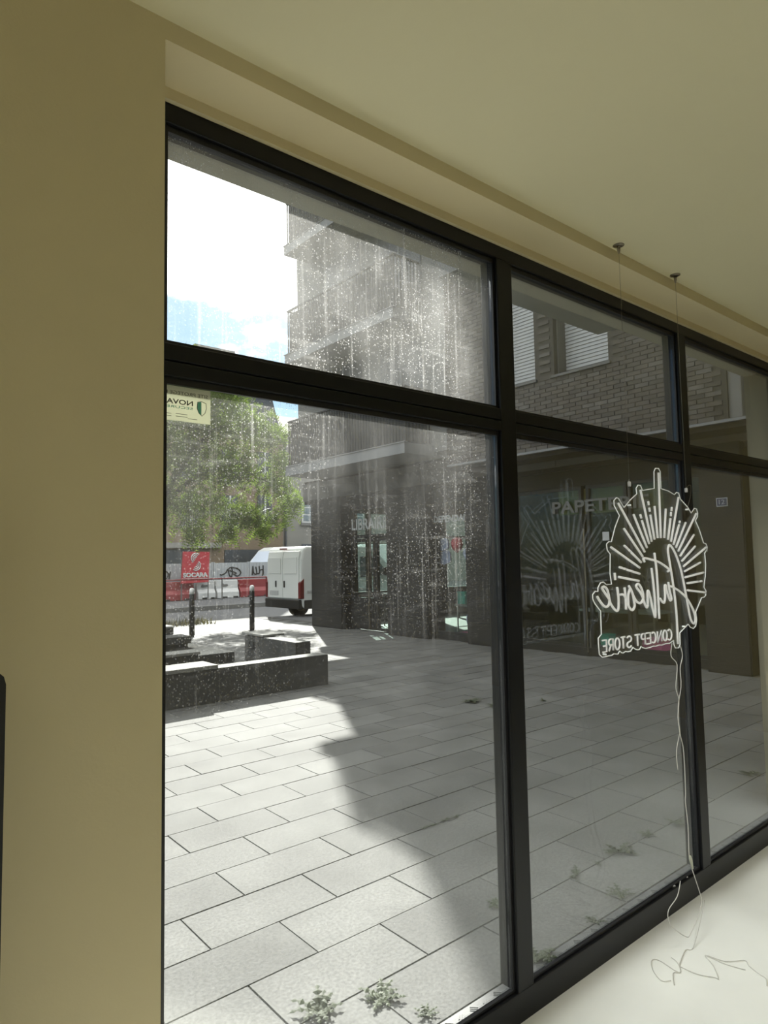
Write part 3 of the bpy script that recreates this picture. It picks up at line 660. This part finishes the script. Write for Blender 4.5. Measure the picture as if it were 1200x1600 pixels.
CL = [(6.6,15.9,5.4,1.2),(7.5,15.9,5.3,1.1),(8.6,15.9,5.2,.9),(9.4,15.9,5.0,.55),(6.3,15.8,4.2,1.0),(7.4,15.8,4.2,1.0),(8.3,15.8,4.0,.8),(9.3,15.8,3.7,.55),(9.9,15.8,3.25,.45),(9.5,15.8,2.75,.40),(7.2,15.7,3.0,.75),(8.2,15.8,2.9,.6),(8.8,15.8,2.75,.5),(6.4,15.8,3.1,.8),(7.0,15.8,6.3,1.0),(8.0,15.9,6.2,.8),(5.3,15.9,4.6,1.2),(5.2,15.9,3.6,.9),(4.6,15.9,5.3,1.1),(5.6,15.9,6.1,1.1),(9.6,15.8,4.3,.45),(7.0,15.6,2.35,.40),(7.9,15.7,2.35,.35),(9.0,15.8,2.35,.28)]
lf = MB()
for x,y,z,r_ in CL:
    ns = int(330*r_*r_+70*r_)
    for i in range(ns):
        d = Vector((R.gauss(0,1),R.gauss(0,1),R.gauss(0,1))).normalized()
        q = Vector((x,y,z)) + Vector((d.x,d.y*.9,d.z*.8))*r_*R.uniform(.25,1.0)
        ax = Vector((R.uniform(-1,1),R.uniform(-1,1),R.uniform(-.9,.1))).normalized()
        sd_ = ax.cross(Vector((R.uniform(-1,1),R.uniform(-1,1),R.uniform(-1,1)))).normalized()
        L_ = R.uniform(.22,.34)
        for j in range(1,7):                                      # a feathered leaf of paired leaflets
            c_ = q + ax*L_*j/6 + Vector((0,0,-.10*(j/6)**2))
            for s_ in (-1,1):
                tip = c_ + sd_*s_*.075 + ax*.03; w_ = ax*.021
                lf.add([c_-w_*.4, c_+w_*1.2, tip], [(0,1,2)])
lf.build('foliage', M['leaf'], tr, kind='stuff')
gp = MB()
for i in range(420):
    x, y = 6.5+R.uniform(-.75,1.0), 16.0+R.uniform(-.5,.35); h_ = R.uniform(.06,.2); a = R.uniform(0,6.28)
    c_, s_ = .012*math.cos(a), .012*math.sin(a); lx, ly = R.uniform(-.06,.06), R.uniform(-.06,.06)
    gp.add([(x-c_,y-s_,0),(x+c_,y+s_,0),(x+lx,y+ly,h_)], [(0,1,2)])
tag(gp.build('dry_grass', M['dry']), 'patch of dry grass and weeds at the foot of the street tree', 'grass', kind='stuff')

# ------------------------------------------------------------------ white van
VX, VY0, VY1, VG, VH = 10.04, 15.54, 17.39, -.15, 2.07
van = thing('van', 'white delivery van parked at the kerb, seen from its rear doors', 'van', (11.5,16.4,VG))
prof = [(0.03,.42),(0.0,.75),(.02,1.7),(.10,2.0),(.20,VH-.01),(2.35,VH),(2.62,VH-.08),(3.28,1.42),(3.95,1.16),(4.12,.95),(4.15,.45),(4.0,.34),(.10,.34)]
bm_ = MB().prism([(VX+a, VG+b) for a,b in prof], 'xz', VY0, VY1)
bm_.build('body', M['vanw'], van, bevel=.06)
for y0,y1 in ((VY0+.10,(VY0+VY1)/2-.008),((VY0+VY1)/2+.008,VY1-.10)):
    MB().prism([(VX-.018,VG+.62),(VX-.012,VG+1.72),(VX+.03,VG+1.93),(VX+.06,VG+1.93),(VX+.06,VG+.62)], 'xz', y0, y1).build('rear_door', M['vanw'], van, bevel=.012)
    box(VX-.024,VX-.012,y0+.08,y1-.08,VG+1.30,VG+1.76).build('blank_window_panel', M['vanw'], van, bevel=.01)
for y0,y1 in ((VY0-.01,VY0+.11),(VY1-.11,VY1+.01)):
    MB().prism([(VX-.03,VG+.62),(VX-.03,VG+1.05),(VX+.10,VG+1.18),(VX+.10,VG+.62)], 'xz', y0, y1).build('tail_light', M['tail'], van, bevel=.015)
box(VX-.07,VX+.25,VY0+.02,VY1-.02,VG+.34,VG+.60).build('rear_bumper', M['darkmetal'], van, bevel=.03)
box(VX+.10,VX+3.0,VY0-.012,VY0+.02,VG+.34,VG+.58).build('side_skirt', M['darkmetal'], van, bevel=.01)
box(VX+.20,VX+2.3,VY0-.016,VY0+.01,VG+.78,VG+.84).build('side_moulding', M['white'], van)
box(VX-.028,VX-.012,VY0+1.15,VY0+1.62,VG+.70,VG+.82).build('licence_plate', M['white'], van)
for y_ in (VY0+.83,VY0+1.28):
    box(VX-.04,VX-.012,y_-.025,y_+.025,VG+.92,VG+1.10).build('door_handle', M['black'], van, bevel=.006)
box(VX+.0,VX+.04,VY0+.75,VY0+1.10,VG+1.98,VG+2.02).build('brake_light', M['tail'], van)
MB().prism([(VX+2.66,VG+VH-.16),(VX+3.24,VG+1.44),(VX+3.27,VG+1.47),(VX+2.69,VG+VH-.12)], 'xz', VY0+.12, VY1-.12).build('windscreen', M['vglass'], van)
MB().prism([(VX+2.05,VG+1.15),(VX+2.05,VG+1.75),(VX+2.62,VG+1.75),(VX+3.12,VG+1.22)], 'xz', VY0-.012, VY0+.01).build('side_window', M['vglass'], van)
box(VX+2.95,VX+3.12,VY0-.20,VY0-.01,VG+1.18,VG+1.42).build('wing_mirror', M['black'], van, bevel=.02)
for wx in (VX+1.02, VX+3.35):
    for wy in (VY0+.13, VY1-.13):
        wh = MB().lathe([(.19,-.10),(.30,-.11),(.33,-.08),(.33,.08),(.30,.11),(.19,.10)], (wx,wy,VG+.33), 24, 'y').build('wheel', M['tyre'], van, smooth=True)
        MB().lathe([(.18,-.112),(.06,-.118),(.05,.118),(.18,.112)], (wx,wy,VG+.33), 16, 'y').build('hub', M['steel'], wh)

# van and windscreen covers behind the hoarding
def parked(x, y, s, lab):
    # a panel van: bonnet, raked windscreen, high box
    t_ = thing('parked_van', lab, 'van', (x,y,0), 'vans parked behind the hoarding')
    prof = [(0,.35),(.05,1.0),(.75,1.25),(1.45,2.02),(1.75,2.16),(4.2,2.16),(4.25,.35)]
    MB().prism([(x+a*s, b*s) for a,b in prof], 'xz', y, y+1.9).build('body', M['vanw'], t_, bevel=.05)
    MB().prism([(x+.85*s,1.30*s),(x+1.42*s,1.95*s),(x+1.40*s,1.98*s),(x+.82*s,1.33*s)], 'xz', y+.12, y+1.78).build('windscreen', mat('silver_sunshade', (.62,.68,.78), .3), t_)
    MB().prism([(x+1.2*s,1.28*s),(x+1.62*s,1.85*s),(x+2.2*s,1.85*s),(x+2.2*s,1.28*s)], 'xz', y-.012, y+.02).build('side_window', M['vglass'], t_)
    for wx in (.8,3.4):
        for wy in (y+.12,y+1.78):
            MB().lathe([(.30,-.1),(.34,-.06),(.34,.06),(.30,.1)], (x+wx*s,wy,.33), 16, 'y').build('wheel', M['tyre'], t_)
    return t_
parked(14.9, 27.2, 1.0, 'white parked van with silver windscreen sunshade behind the hoarding')
pk = parked(19.4, 27.2, 1.06, 'second white parked van with roof bars behind the hoarding')
for y_ in (27.4,27.9,28.6):
    MB().tube([(21.1,y_,2.33),(23.6,y_,2.33)], .035, 6).build('roof_bar', M['steel'], pk)

# ------------------------------------------------------------------ hoarding, barriers, sign
HY = 26.6
graf = [[[(0,.35),(.08,.3),(.3,.45),(.42,.7),(.5,.3),(.58,.15)],[(.42,.7),(.6,.85),(.68,.5),(.62,.1)],[(.6,.85),(.95,.75),(1.15,.45),(1.0,.2),(.8,.25)],[(.5,.62),(.9,.4),(.72,.32)]],
        [[(0,.2),(.05,.9),(.1,.35),(.3,.3),(.25,.85)],[(.3,.3),(.5,.35),(.48,.9)],[(.5,.55),(.75,.6),(.7,.1)],[(.75,.95),(.78,.2)]],
        [[(0,.5),(.15,.9),(.4,.7),(.35,.3),(.1,.25),(0,.5)],[(.45,.2),(.5,.8)]]]
HP = [(10.2,12.15,'white hoarding panel nearest the tree, behind the red barrier'),(12.2,14.05,'white hoarding panel just past the red banner'),(14.1,15.25,'white hoarding panel with a sprayed face tag'),(15.3,16.6,'white hoarding panel with a sprayed scribble by the van'),(16.65,18.3,'white hoarding panel hidden behind the van'),(18.35,20.2,'last white hoarding panel behind the van')]
GR = {2: (graf[0], .30, .78, .85, .58), 3: (graf[1], .14, .80, .72, .55), 0: (graf[2], .25, .75, .9, .5)}
HP[1] = (12.2, 12.75, HP[1][2]); HP[2] = (12.8, 14.45, HP[2][2]); HP[3] = (14.5, 16.6, HP[3][2])
for i,(x0,x1,lab) in enumerate(HP):
    h_ = thing('hoarding_panel', lab, 'hoarding', ((x0+x1)/2,HY,0), 'white hoarding panels')
    sh_ = MB(); nn = int((x1-x0)/.16)
    sh_.box(x0,x1,HY,HY+.03,.05,1.47)
    sh_.build('sheet', M['hoard'], h_)
    rb_ = MB()
    for k in range(nn): rb_.box(x0+.05+k*(x1-x0-.1)/nn, x0+.09+k*(x1-x0-.1)/nn, HY-.012, HY, .07, 1.45)
    rb_.build('corrugation', M['hoard'], h_, kind='stuff')
    for xx in (x0+.02,x1-.02): box(xx-.03,xx+.03,HY-.03,HY+.04,0,1.50).build('post', M['hoard'], h_)
    if i in GR:
        gl, ox, oz, sx, sz = GR[i]
        g_ = MB()
        for s_ in gl: g_.tube(smooth_path([(x0+ox+u*sx, HY-.016, oz+v*sz) for u,v in s_]), .028, 5)
        g_.build('graffiti', M['black'], h_, label='black sprayed tag')
BRR = [(10.0,11.65,'red','red plastic barrier block nearest the tree'),(11.78,12.55,'white','white plastic barrier block under the red banner'),(12.62,13.62,'white','white plastic barrier block with a grey patch beside the rail post'),(13.68,15.25,'red','red plastic barrier block beside the white van'),(15.3,16.6,'white','white plastic barrier block hidden by the white van')]
for x0,x1,c_,lab in BRR:
    b = thing('plastic_barrier', lab, 'barrier', ((x0+x1)/2,26.1,0), 'plastic road barriers')
    MB().prism([(25.85,.0),(25.87,.25),(25.98,.40),(26.0,.74),(26.2,.74),(26.22,.40),(26.33,.25),(26.35,0)], 'yz', x0, x1).build('barrier_body', M[c_], b, bevel=.02)
    for k in (.22,.72):
        xx = x0+(x1-x0)*k; box(xx,xx+.22,25.83,25.88,.0,.07).build('fork_slot', M['black'], b)
    if c_ == 'white':
        xx = x0 + .3*(x1-x0)
        MB().prism([(xx-.05,.50),(xx+.02,.47),(xx+.18,.49),(xx+.24,.52),(xx+.20,.58),(xx+.05,.57),(xx+.02,.61),(xx-.03,.58)], 'xz', 25.965, 25.985).build('scuff_patch', M['kerb'], b)
rl = thing('guard_rail', 'thin dark red guard rail on posts in front of the barriers', 'rail', (13,25.3,0))
MB().tube([(10.0,25.3,.83),(14.6,25.3,.84)], .03, 6).build('top_rail', M['tail'], rl)
for xx in (12.55,14.6,10.05): MB().tube([(xx,25.3,-.01),(xx,25.3,.84)], .03, 6).build('rail_post', M['tail'] if xx > 14 else M['kerb'], rl)
sn = thing('banner', 'square red banner with a white S emblem hung on the barriers', 'sign', (11.5,25.7,.7))
MB().prism([(10.98,.68),(12.15,.70),(12.20,1.93),(11.06,1.95)], 'xz', 25.70, 25.74).build('banner_sheet', M['redsign'], sn)
text('SOCARA', .24, 11.06, .925, 25.69, sn, M['white'], (1,0,0), depth=.02, width=1.05, offset=.012)
for xx in (11.02,12.16):
    MB().tube([(xx,25.76,-.01),(xx,25.76,1.93)], .025, 6).build('banner_pole', M['kerb'], sn)
box(11.0,12.1,25.68,25.70,.855,.875).build('printed_line', M['white'], sn)
cxs, czs = 11.60, 1.53
for rr in (.055,.125,.195):
    up = [(cxs+rr*math.cos(rad(a)), 25.69, czs+.15+rr*math.sin(rad(a))) for a in range(55,236,15)]
    dn = [(cxs+rr*math.cos(rad(a)), 25.69, czs-.15+rr*math.sin(rad(a))) for a in range(55,-126,-15)]
    MB().tube(up, .022, 4).build('emblem_stroke', M['white'], sn)
    MB().tube(dn, .022, 4).build('emblem_stroke', M['white'], sn)

# ------------------------------------------------------------------ buildings across the street
tb = thing('brick_house', 'tan brick building with a dark slate mansard roof behind the tree', 'building', (14,30.5,0))
box(-16, 18.62, 30.5, 38, 0, 8.15).build('wall', M['tan'], tb)
MB().prism([(-16,8.15),(18.62,8.15),(17.9,10.7),(-16,10.7)], 'xz', 30.6, 38).build('mansard_roof', M['slate'], tb)
box(-16,18.7,30.40,30.55,8.05,8.2).build('cornice', M['grey_house'], tb)
box(14.6,16.9,32.5,34,10.7,12.9).build('chimney', M['grey_house'], tb)
for x0,x1,z0,z1 in ((17.1,17.95,5.75,7.15),(17.1,17.95,3.4,4.9),(13.0,13.9,5.6,7.1),(10.6,11.5,5.6,7.1),(15.1,16.0,5.6,7.1),(13.0,13.9,3.3,4.8),(15.1,16.0,3.3,4.8),(7.0,7.9,5.6,7.1),(7.0,7.9,3.3,4.8),(3.0,3.9,5.6,7.1),(3.0,3.9,3.3,4.8),(-1,-.1,5.6,7.1),(-1,-.1,3.3,4.8),(-6,-5.1,5.6,7.1),(-6,-5.1,3.3,4.8)):
    f_ = box(x0,x1,30.46,30.56,z0,z1).build('window', M['darkopen'], tb)
    box(x0-.08,x1+.08,30.36,30.56,z0-.12,z0).build('window_sill', M['grey_house'], f_)
    box((x0+x1)/2-.04,(x0+x1)/2+.04,30.42,30.47,z0,z1).build('window_bar', M['white'], f_)
for x0,x1,z0,z1 in ((11.6,13.6,0,2.12),(15.25,17.4,0,2.1),(8.2,10.6,0,2.1)):
    box(x0,x1,30.44,30.6,z0,z1).build('garage_opening', M['darkopen'], tb)
box(10.3,15.0,30.3,30.5,2.2,2.45).build('shop_lintel', M['grey_house'], tb)
for x0 in (14.9,16.2,17.3):
    box(x0,x0+.7,30.9,31.2,8.6,9.8).build('roof_window', M['darkopen'], tb)
gh = thing('rendered_house', 'pale grey rendered house with a white casement window beside the brick building', 'building', (21,31,0))
box(18.75, 48, 31, 38, 0, 8.4).build('wall', M['grey_house'], gh)
MB().prism([(30.9,8.3),(38.1,8.3),(34.5,10.2)], 'yz', 18.65, 48).build('roof', M['grey_house'], gh)
MB().tube([(19.05,30.93,0),(19.05,30.93,8.2)], .06, 8).build('downpipe', M['slate'], gh)
for x0 in (20.1,23.4):
    f_ = box(x0,x0+1.0,30.94,31.02,3.55,4.9).build('window', M['white'], gh)
    for k in range(2):
        for q in range(3):
            box(x0+.09+k*.44,x0+.47+k*.44,30.925,30.95,3.66+q*.40,3.98+q*.40).build('pane', M['vglass'], f_)
    box(x0-.1,x0+1.1,30.86,31.02,3.42,3.55).build('window_sill', M['kerb'], f_)
    box(x0,x0+1.2,30.95,31.02,1.85,2.4).build('vent_panel', M['slate'], gh)

# ================================================================== the apartment block on our right, over the corner shop
ab = thing('apartment_block', 'dark apartment block with balconies above the corner bookshop', 'building', (9,8,0))
XU, XG, XC = 8.3, 9.05, 8.8
# brick wing
wl = box(XU+.07, 14.6, 1.73, 8.15, 3.13, 15)
WN = [(4.99,5.89,4.21,6.5),(6.24,7.14,4.21,6.5),(3.27,3.43,3.14,3.78)]
bw = MB()
ys = [1.73]+sorted({y for w_ in WN for y in w_[:2]})+[8.15]
for a,b in zip(ys[:-1],ys[1:]):
    hit = [w_ for w_ in WN if w_[0]-1e-6 <= a and b <= w_[1]+1e-6]
    if hit:
        bw.box(XU+.012,XU+.34,a,b,3.13,hit[0][2]).box(XU+.012,XU+.34,a,b,hit[0][3],15)
    else: bw.box(XU+.012,XU+.34,a,b,3.13,15)
bw.box(XU+.36,14.6,1.73,8.15,3.13,15)
brickwall = bw.build('brick_wall', M['mortar'], ab)
BL, BH = .205, .061
bricks = []
nrow = int((9.0-3.13)/BH)
for k in range(nrow):
    z0 = 3.135+k*BH
    for i in range(-1, 33):
        y0 = 1.75 + i*BL + (BL/2 if k % 2 else 0)
        y1, z1 = min(y0+BL-.010, 8.15), z0+BH-.009
        y0 = max(y0,1.74)
        if y1-y0 < .04: continue
        if any(y1 > w_[0] and y0 < w_[1] and z1 > w_[2] and z0 < w_[3] for w_ in WN): continue
        bricks.append((y0,y1,z0,z1))
def bvis(b):
    p_ = (XU,(b[0]+b[1])/2,(b[2]+b[3])/2); z = visible(p_)
    if not z or p_[1] > 7.7 or p_[2] > 2.0+.0 and not z: return 1e3+p_[1]
    # hidden above the head of the window
    t_ = 1.52/p_[1]
    hz = 1.53 + (p_[2]-1.53)*t_
    return z if hz < 2.58 else 1e3+z
bricks.sort(key=bvis)
bmats = [M['brick'], mat('grey_brick_pale', (.083,.077,.070), .85, .25, 9, .2, 60), mat('grey_brick_dark', (.045,.040,.036), .85, .25, 9, .2, 60)]
me_b = {}
for y0,y1,z0,z1 in bricks[:300]:
    key = (round(y1-y0,3), R.choice((0,0,0,1,2)))
    if key not in me_b:
        t_ = box(0,.05,-(y1-y0)/2,(y1-y0)/2,-(z1-z0)/2,(z1-z0)/2).build('brick', bmats[key[1]]); me_b[key] = t_.data; bpy.data.objects.remove(t_)
    o = bpy.data.objects.new('brick', me_b[key]); col.objects.link(o); o.parent = brickwall
    o.location = (XU+R.uniform(-.003,.004)-9, (y0+y1)/2-8, (z0+z1)/2); ORG[o.name] = Vector((9,8,0))
for q in range(3):
    rest = MB()
    for b in bricks[300+q::3]: rest.box(XU+R.uniform(-.003,.004), XU+.05, *b)
    rest.build('bricks', bmats[q], brickwall, kind='stuff')
for y0,y1,z0,z1 in WN:
    sl = MB(); n_ = int((z1-z0)/.055)
    sh_ = box(XU+(.31 if y1-y0 > .5 else .04),XU+.36,y0,y1,z0,z1).build('roller_shutter', M['shutter' if y1-y0 > .5 else 'render'], ab)
    if y1-y0 > .5:
        for k in range(n_): sl.box(XU+.292,XU+.312,y0+.02,y1-.02,z0+k*.055+.006,z0+(k+1)*.055-.008)
        sl.build('shutter_slats', M['shutter'], sh_, kind='stuff')
    if y1-y0 < .5: continue
    box(XU-.03,XU+.34,y0-.04,y1+.04,z0-.035,z0).build('window_sill', M['kerb'], ab)
    for yy in (y0,y1): box(XU+.10,XU+.34,yy-.02,yy+.02,z0,z1).build('window_reveal', M['kerb'], ab)
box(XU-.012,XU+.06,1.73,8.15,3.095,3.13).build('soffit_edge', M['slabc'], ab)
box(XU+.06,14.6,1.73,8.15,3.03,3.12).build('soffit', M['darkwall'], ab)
# rendered wing with the balconies
rw = MB()
rw.box(XU,14.6,8.15,12.9,3.40,15)
rw.build('rendered_wall', M['render'], ab)
for k,(y0,y1,z) in enumerate(((8.48,12.33,3.33),(8.72,12.33,5.78),(8.72,12.33,8.22),(8.72,12.33,10.7))):
    bl = box(7.6, XU+.05, y0, y1, z, z+.19).build('balcony', M['slabc'], ab)
    box(7.585,7.66,y0-.015,y1+.015,z+.19,z+.205).build('drip_edge', M['slabc'], bl)
    rb_ = MB(); zt = z+1.16
    nb = int((y1-y0)/.085)
    for i in range(nb+1): rb_.box(7.66,7.675,y0+.04+i*(y1-y0-.08)/nb-.007,y0+.04+i*(y1-y0-.08)/nb+.007,z+.22,zt)
    for yy in (y0+.04,y1-.04):
        for i in range(8): rb_.box(7.67+i*.08,7.685+i*.08,yy-.007,yy+.007,z+.22,zt)
    rb_.build('balusters', M['black'], bl, kind='stuff')
    hr = MB().box(7.645,7.69,y0+.02,y1-.02,zt,zt+.03).box(7.645,XU,y0+.02,y0+.06,zt,zt+.03).box(7.645,XU,y1-.06,y1-.02,zt,zt+.03).box(7.655,7.68,y0+.02,y1-.02,z+.21,z+.24)
    hr.build('handrail', M['black'], bl)
    sc = box(7.695,7.70,y0+.05,y1-.05,z+.25,zt-.05).build('railing_screen', M['darkscreen'], bl)
    for y_ in (9.4,11.2):
        if k < 3:
            d_ = box(XU-.02, XU+.02, y_-.7,y_+.5,z+.2,z+2.25).build('balcony_door', M['darkopen'], ab)
            box(XU-.03,XU-.018,y_-.13,y_-.07,z+.2,z+2.25).build('door_bar', M['slabc'], d_)
# fascia over the shop front
nf = 10
for i in range(nf):
    y0 = 3.2+i*1.04
    box(8.86,8.92,y0+.008,y0+1.032,2.93,3.34 if y0 > 8.0 else 3.03).build('fascia_panel', M['fascia'], ab)
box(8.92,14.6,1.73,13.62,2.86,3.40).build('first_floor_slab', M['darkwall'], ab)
# columns and dark shop front
def column(y0,y1,x0=XC,x1=9.25):
    c_ = box(x0,x1,y0,y1,0,2.93).build('column', M['darkstone'], ab)
    for k in range(8):
        z0 = .02+k*.362
        box(x0-.012,x0,y0+.004,y1-.004,z0,z0+.356).build('stone_tile', M['darkstone'], c_)
        box(x0+.004,x1,y0-.012,y0,z0,z0+.356).build('stone_tile', M['darkstone'], c_)
for a,b in ((11.98,13.15),(9.26,10.42),(7.42,8.24),(3.52,4.05)): column(a,b)
box(8.92,9.20,13.15,13.62,2.93,3.40).build('fascia_end', M['fascia'], ab)
box(9.0,9.2,8.24,9.26,2.62,2.93).build('shop_lintel', M['darkwall'], ab)
box(9.0,9.2,10.42,11.98,2.66,2.93).build('shop_lintel', M['darkwall'], ab)
box(9.0,9.2,4.05,7.42,2.60,2.93).build('shop_lintel', M['darkwall'], ab)
box(9.0,9.2,1.73,3.52,0,2.93).build('shop_wall', M['darkwall'], ab)
def glazed(y0,y1,z0,z1,f=.045,name='shop_window'):
    w_ = MB()
    w_.box(9.02,9.09,y0,y1,z0,z0+f).box(9.02,9.09,y0,y1,z1-f,z1).box(9.02,9.09,y0,y0+f,z0+f,z1-f).box(9.02,9.09,y1-f,y1,z0+f,z1-f)
    fr_ = w_.build(name, M['darkmetal'], ab)
    box(9.05,9.06,y0+f,y1-f,z0+f,z1-f).build('pane', M['cleanglass'], fr_)
    return fr_
glazed(10.52,11.93,2.0,2.66,.05)
dl = glazed(11.08,11.93,.02,1.97,.07,'shop_door'); box(9.0,9.03,11.14,11.87,.07,.70).build('door_panel', M['darkmetal'], dl)
box(8.96,8.985,11.22,11.245,.05,1.95).build('door_pull', M['steel'], dl)
dr = glazed(10.52,11.06,.02,1.97,.06,'shop_door')
glazed(8.28,9.24,.10,2.62,.05)
box(9.0,9.12,8.24,9.26,.0,.10).build('kick_plate', M['darkmetal'], ab)
for a,b in ((4.09,5.2),(5.22,5.90),(5.98,7.40)): glazed(a,b,.12,2.6,.05)
box(9.0,9.12,4.05,7.42,.0,.12).build('kick_plate', M['darkmetal'], ab)
MB().tube([(8.98,5.935,.05),(8.98,5.935,1.93)], .012, 6).build('door_pull', M['steel'], ab)
sgl = [('LIBRAIRIE', 11.86, 2.17, .34, 1.30), ("L'INDEPENDANTE", 9.56, 2.20, .17, 1.42), ('PAPETERIE', 6.52, 2.20, .26, 1.66)]
for body, y_, z_, s_, w_ in sgl:
    o = text(body, s_, 9.012, z_, y_, ab, M['dimletter' if body[0] == 'P' else 'letter'], (0,-1,0), depth=.012, width=w_, offset=.006)
MB().box(9.095,9.105,4.7,6.45,2.17,2.56).build('interior_glow_panel', M['yellow'], ab)  # olive panel paints the yellowish interior light behind the letters
np_ = thing('house_number_plate', 'small blue enamel plate with number 12 on the dark column', 'plate', (8.78,3.76,2.17))
box(8.776,8.786,3.69,3.83,2.115,2.225).build('plate', M['white'], np_)
box(8.772,8.777,3.70,3.82,2.125,2.215).build('plate_field', M['blue'], np_)
text('12', .085, 8.770, 2.142, 3.795, np_, M['white'], (0,-1,0), depth=.003, width=.07)
nb_ = tag(box(8.995,9.0,5.51,5.62,1.74,1.87).build('notice', M['paper']), 'small white paper notice on the glass of the stationery shop', 'notice')
# shop shell: floor, back walls, north side glazing towards the street
box(9.2,14.6,1.73,13.2,-.05,0).build('shop_floor', M['wood'], ab)
box(14.5,14.6,1.73,13.2,0,2.86).build('back_wall', M['darkwall'], ab)
box(9.3,14.5,7.75,7.85,0,2.86).build('shop_partition', M['darkwall'], ab)
nw = MB().box(9.25,14.5,13.05,13.2,0,.72).box(9.25,14.5,13.05,13.2,2.66,2.86)
nw.build('side_wall', M['darkwall'], ab)
for x_ in (9.25,10.45,11.75,12.2,13.1,14.3): box(x_,x_+.07,13.05,13.2,.72,2.66).build('side_mullion', M['darkmetal'], ab)
box(11.82,12.2,13.06,13.18,.72,2.66).build('side_blind', M['darkwall'], ab)
for a,b in ((9.32,10.45),(10.52,11.75),(12.27,13.1),(13.17,14.3)): box(a,b,13.12,13.13,.72,2.66).build('side_pane', M['cleanglass'], ab)
box(9.3,14.5,13.1,13.14,2.05,2.12).build('side_transom', M['darkmetal'], ab)

# things in the shop
bln = thing('balloon', 'round red balloon hanging in the bookshop window', 'balloon', (9.32,8.95,1.66))
MB().lathe([(.004,-.17),(.03,-.155),(.09,-.10),(.125,0),(.10,.09),(.05,.125),(.01,.135)], (9.32,8.95,1.783), 18).build('balloon_body', M['balloon'], bln, smooth=True)
MB().tube([(9.32,8.95,1.62),(9.33,8.94,1.2),(9.32,8.95,.8)], .003, 4).build('string', M['wire'], bln)
def cloud(y, z, w_, h_, lab, m='purple'):
    pts = [(y+w_*math.cos(rad(a))*(.9+.12*math.cos(rad(3*a))), z+h_*math.sin(rad(a))*(.9+.1*math.sin(rad(4*a)))) for a in range(0,360,20)]
    tag(MB().prism(pts, 'yz', 9.14, 9.17).build('paper_leaf', M[m]), lab, 'decoration', 'paper leaves in the bookshop window')
cloud(9.16,1.78,.19,.13,'upper pale purple paper leaf in the bookshop window')
cloud(9.12,1.53,.20,.15,'lower purple paper leaf in the bookshop window')
cloud(8.50,1.60,.13,.15,'bluish purple paper leaf beside the red balloon')
cloud(8.42,.38,.17,.27,'purple speckled paper leaf standing at the foot of the bookshop window')
def boxthing(name, x0,x1,y0,y1,z0,z1,m,lab,cat,group=None):
    t_ = thing(name, lab, cat, ((x0+x1)/2,(y0+y1)/2,z0), group)
    box(x0,x1,y0,y1,z0,z1-.02).build('box_body', M[m], t_, bevel=.004)
    box(x0-.006,x1+.006,y0-.006,y1+.006,z1-.02,z1).build('box_lid', M[m], t_)
def table(x,y,w_,d_,h_,lab):
    t_ = thing('display_table', lab, 'table', (x,y,0), 'display tables in the shop')
    box(x-d_/2,x+d_/2,y-w_/2,y+w_/2,h_-.04,h_).build('table_top', M['coping'], t_, bevel=.005)
    for a in (-1,1):
        for b in (-1,1):
            MB().tube([(x+a*(d_/2-.05),y+b*(w_/2-.05),0),(x+a*(d_/2-.05),y+b*(w_/2-.05),h_-.04)], .015, 6).build('leg', M['steel'], t_)
table(9.75,8.85,.75,.55,.62,'display table with cards behind the balloon window')
table(9.75,5.75,1.3,.55,.66,'display table behind the stationery shop glass')
table(10.1,11.5,.8,.5,.74,'table just inside the glazed shop door')
table(9.6,10.68,.35,.4,.45,'low white table by the narrow door leaf')
boxthing('gift_box',9.55,9.80,9.0,9.2,.62,.86,'teal','teal card box on the display table under the purple leaves','box','boxes in the shop')
boxthing('gift_box',9.6,9.78,8.72,8.86,.62,.80,'pink','pink card box on the display table under the balloon','box','boxes in the shop')
boxthing('gift_box',9.3,9.5,5.78,5.92,.13,.30,'teal','teal box on the floor behind the stationery shop glass','box','boxes in the shop')
boxthing('gift_box',9.25,9.5,4.9,5.2,.13,.30,'pink','dark pink box on the floor behind the stationery shop glass','box','boxes in the shop')
boxthing('gift_box',9.2,9.4,8.6,8.9,.0,.12,'pink','flat red box on the shop floor under the display table','box','boxes in the shop')
vs_ = thing('vase', 'vase of bare twigs on the stationery shop table', 'vase', (9.6,5.25,.66))
MB().lathe([(.05,0),(.075,.08),(.05,.18),(.035,.22)], (9.6,5.25,.66), 14).build('vase_body', M['white'], vs_, smooth=True)
for i in range(6):
    MB().tube([(9.6,5.25,.86),(9.6+R.uniform(-.08,.08),5.25+R.uniform(-.1,.1),1.1),(9.6+R.uniform(-.16,.16),5.25+R.uniform(-.25,.25),1.35)], .006, 4).build('twig', M['wood'], vs_)

# ------------------------------------------------------------------ our own building above the window
struct(box(-6, XU+.05, 1.35, 1.724, 2.95, 12), 'wall_outer', M['brick'], 'outer brick wall above the shop window', 'wall')
ob = thing('overhead_balcony', 'concrete balcony underside above the second window bay', 'balcony', (3.8,2.3,3.3))
box(2.95, 4.75, 1.724, 2.935, 3.30, 3.5).build('balcony_slab', M['slabc'], ob)
rb_ = MB()
for i in range(20): rb_.box(2.99+i*.091,3.004+i*.091,2.89,2.904,3.5,4.5)
rb_.build('balusters', M['black'], ob, kind='stuff')
box(2.97,4.73,2.88,2.92,4.5,4.53).build('handrail', M['black'], ob)
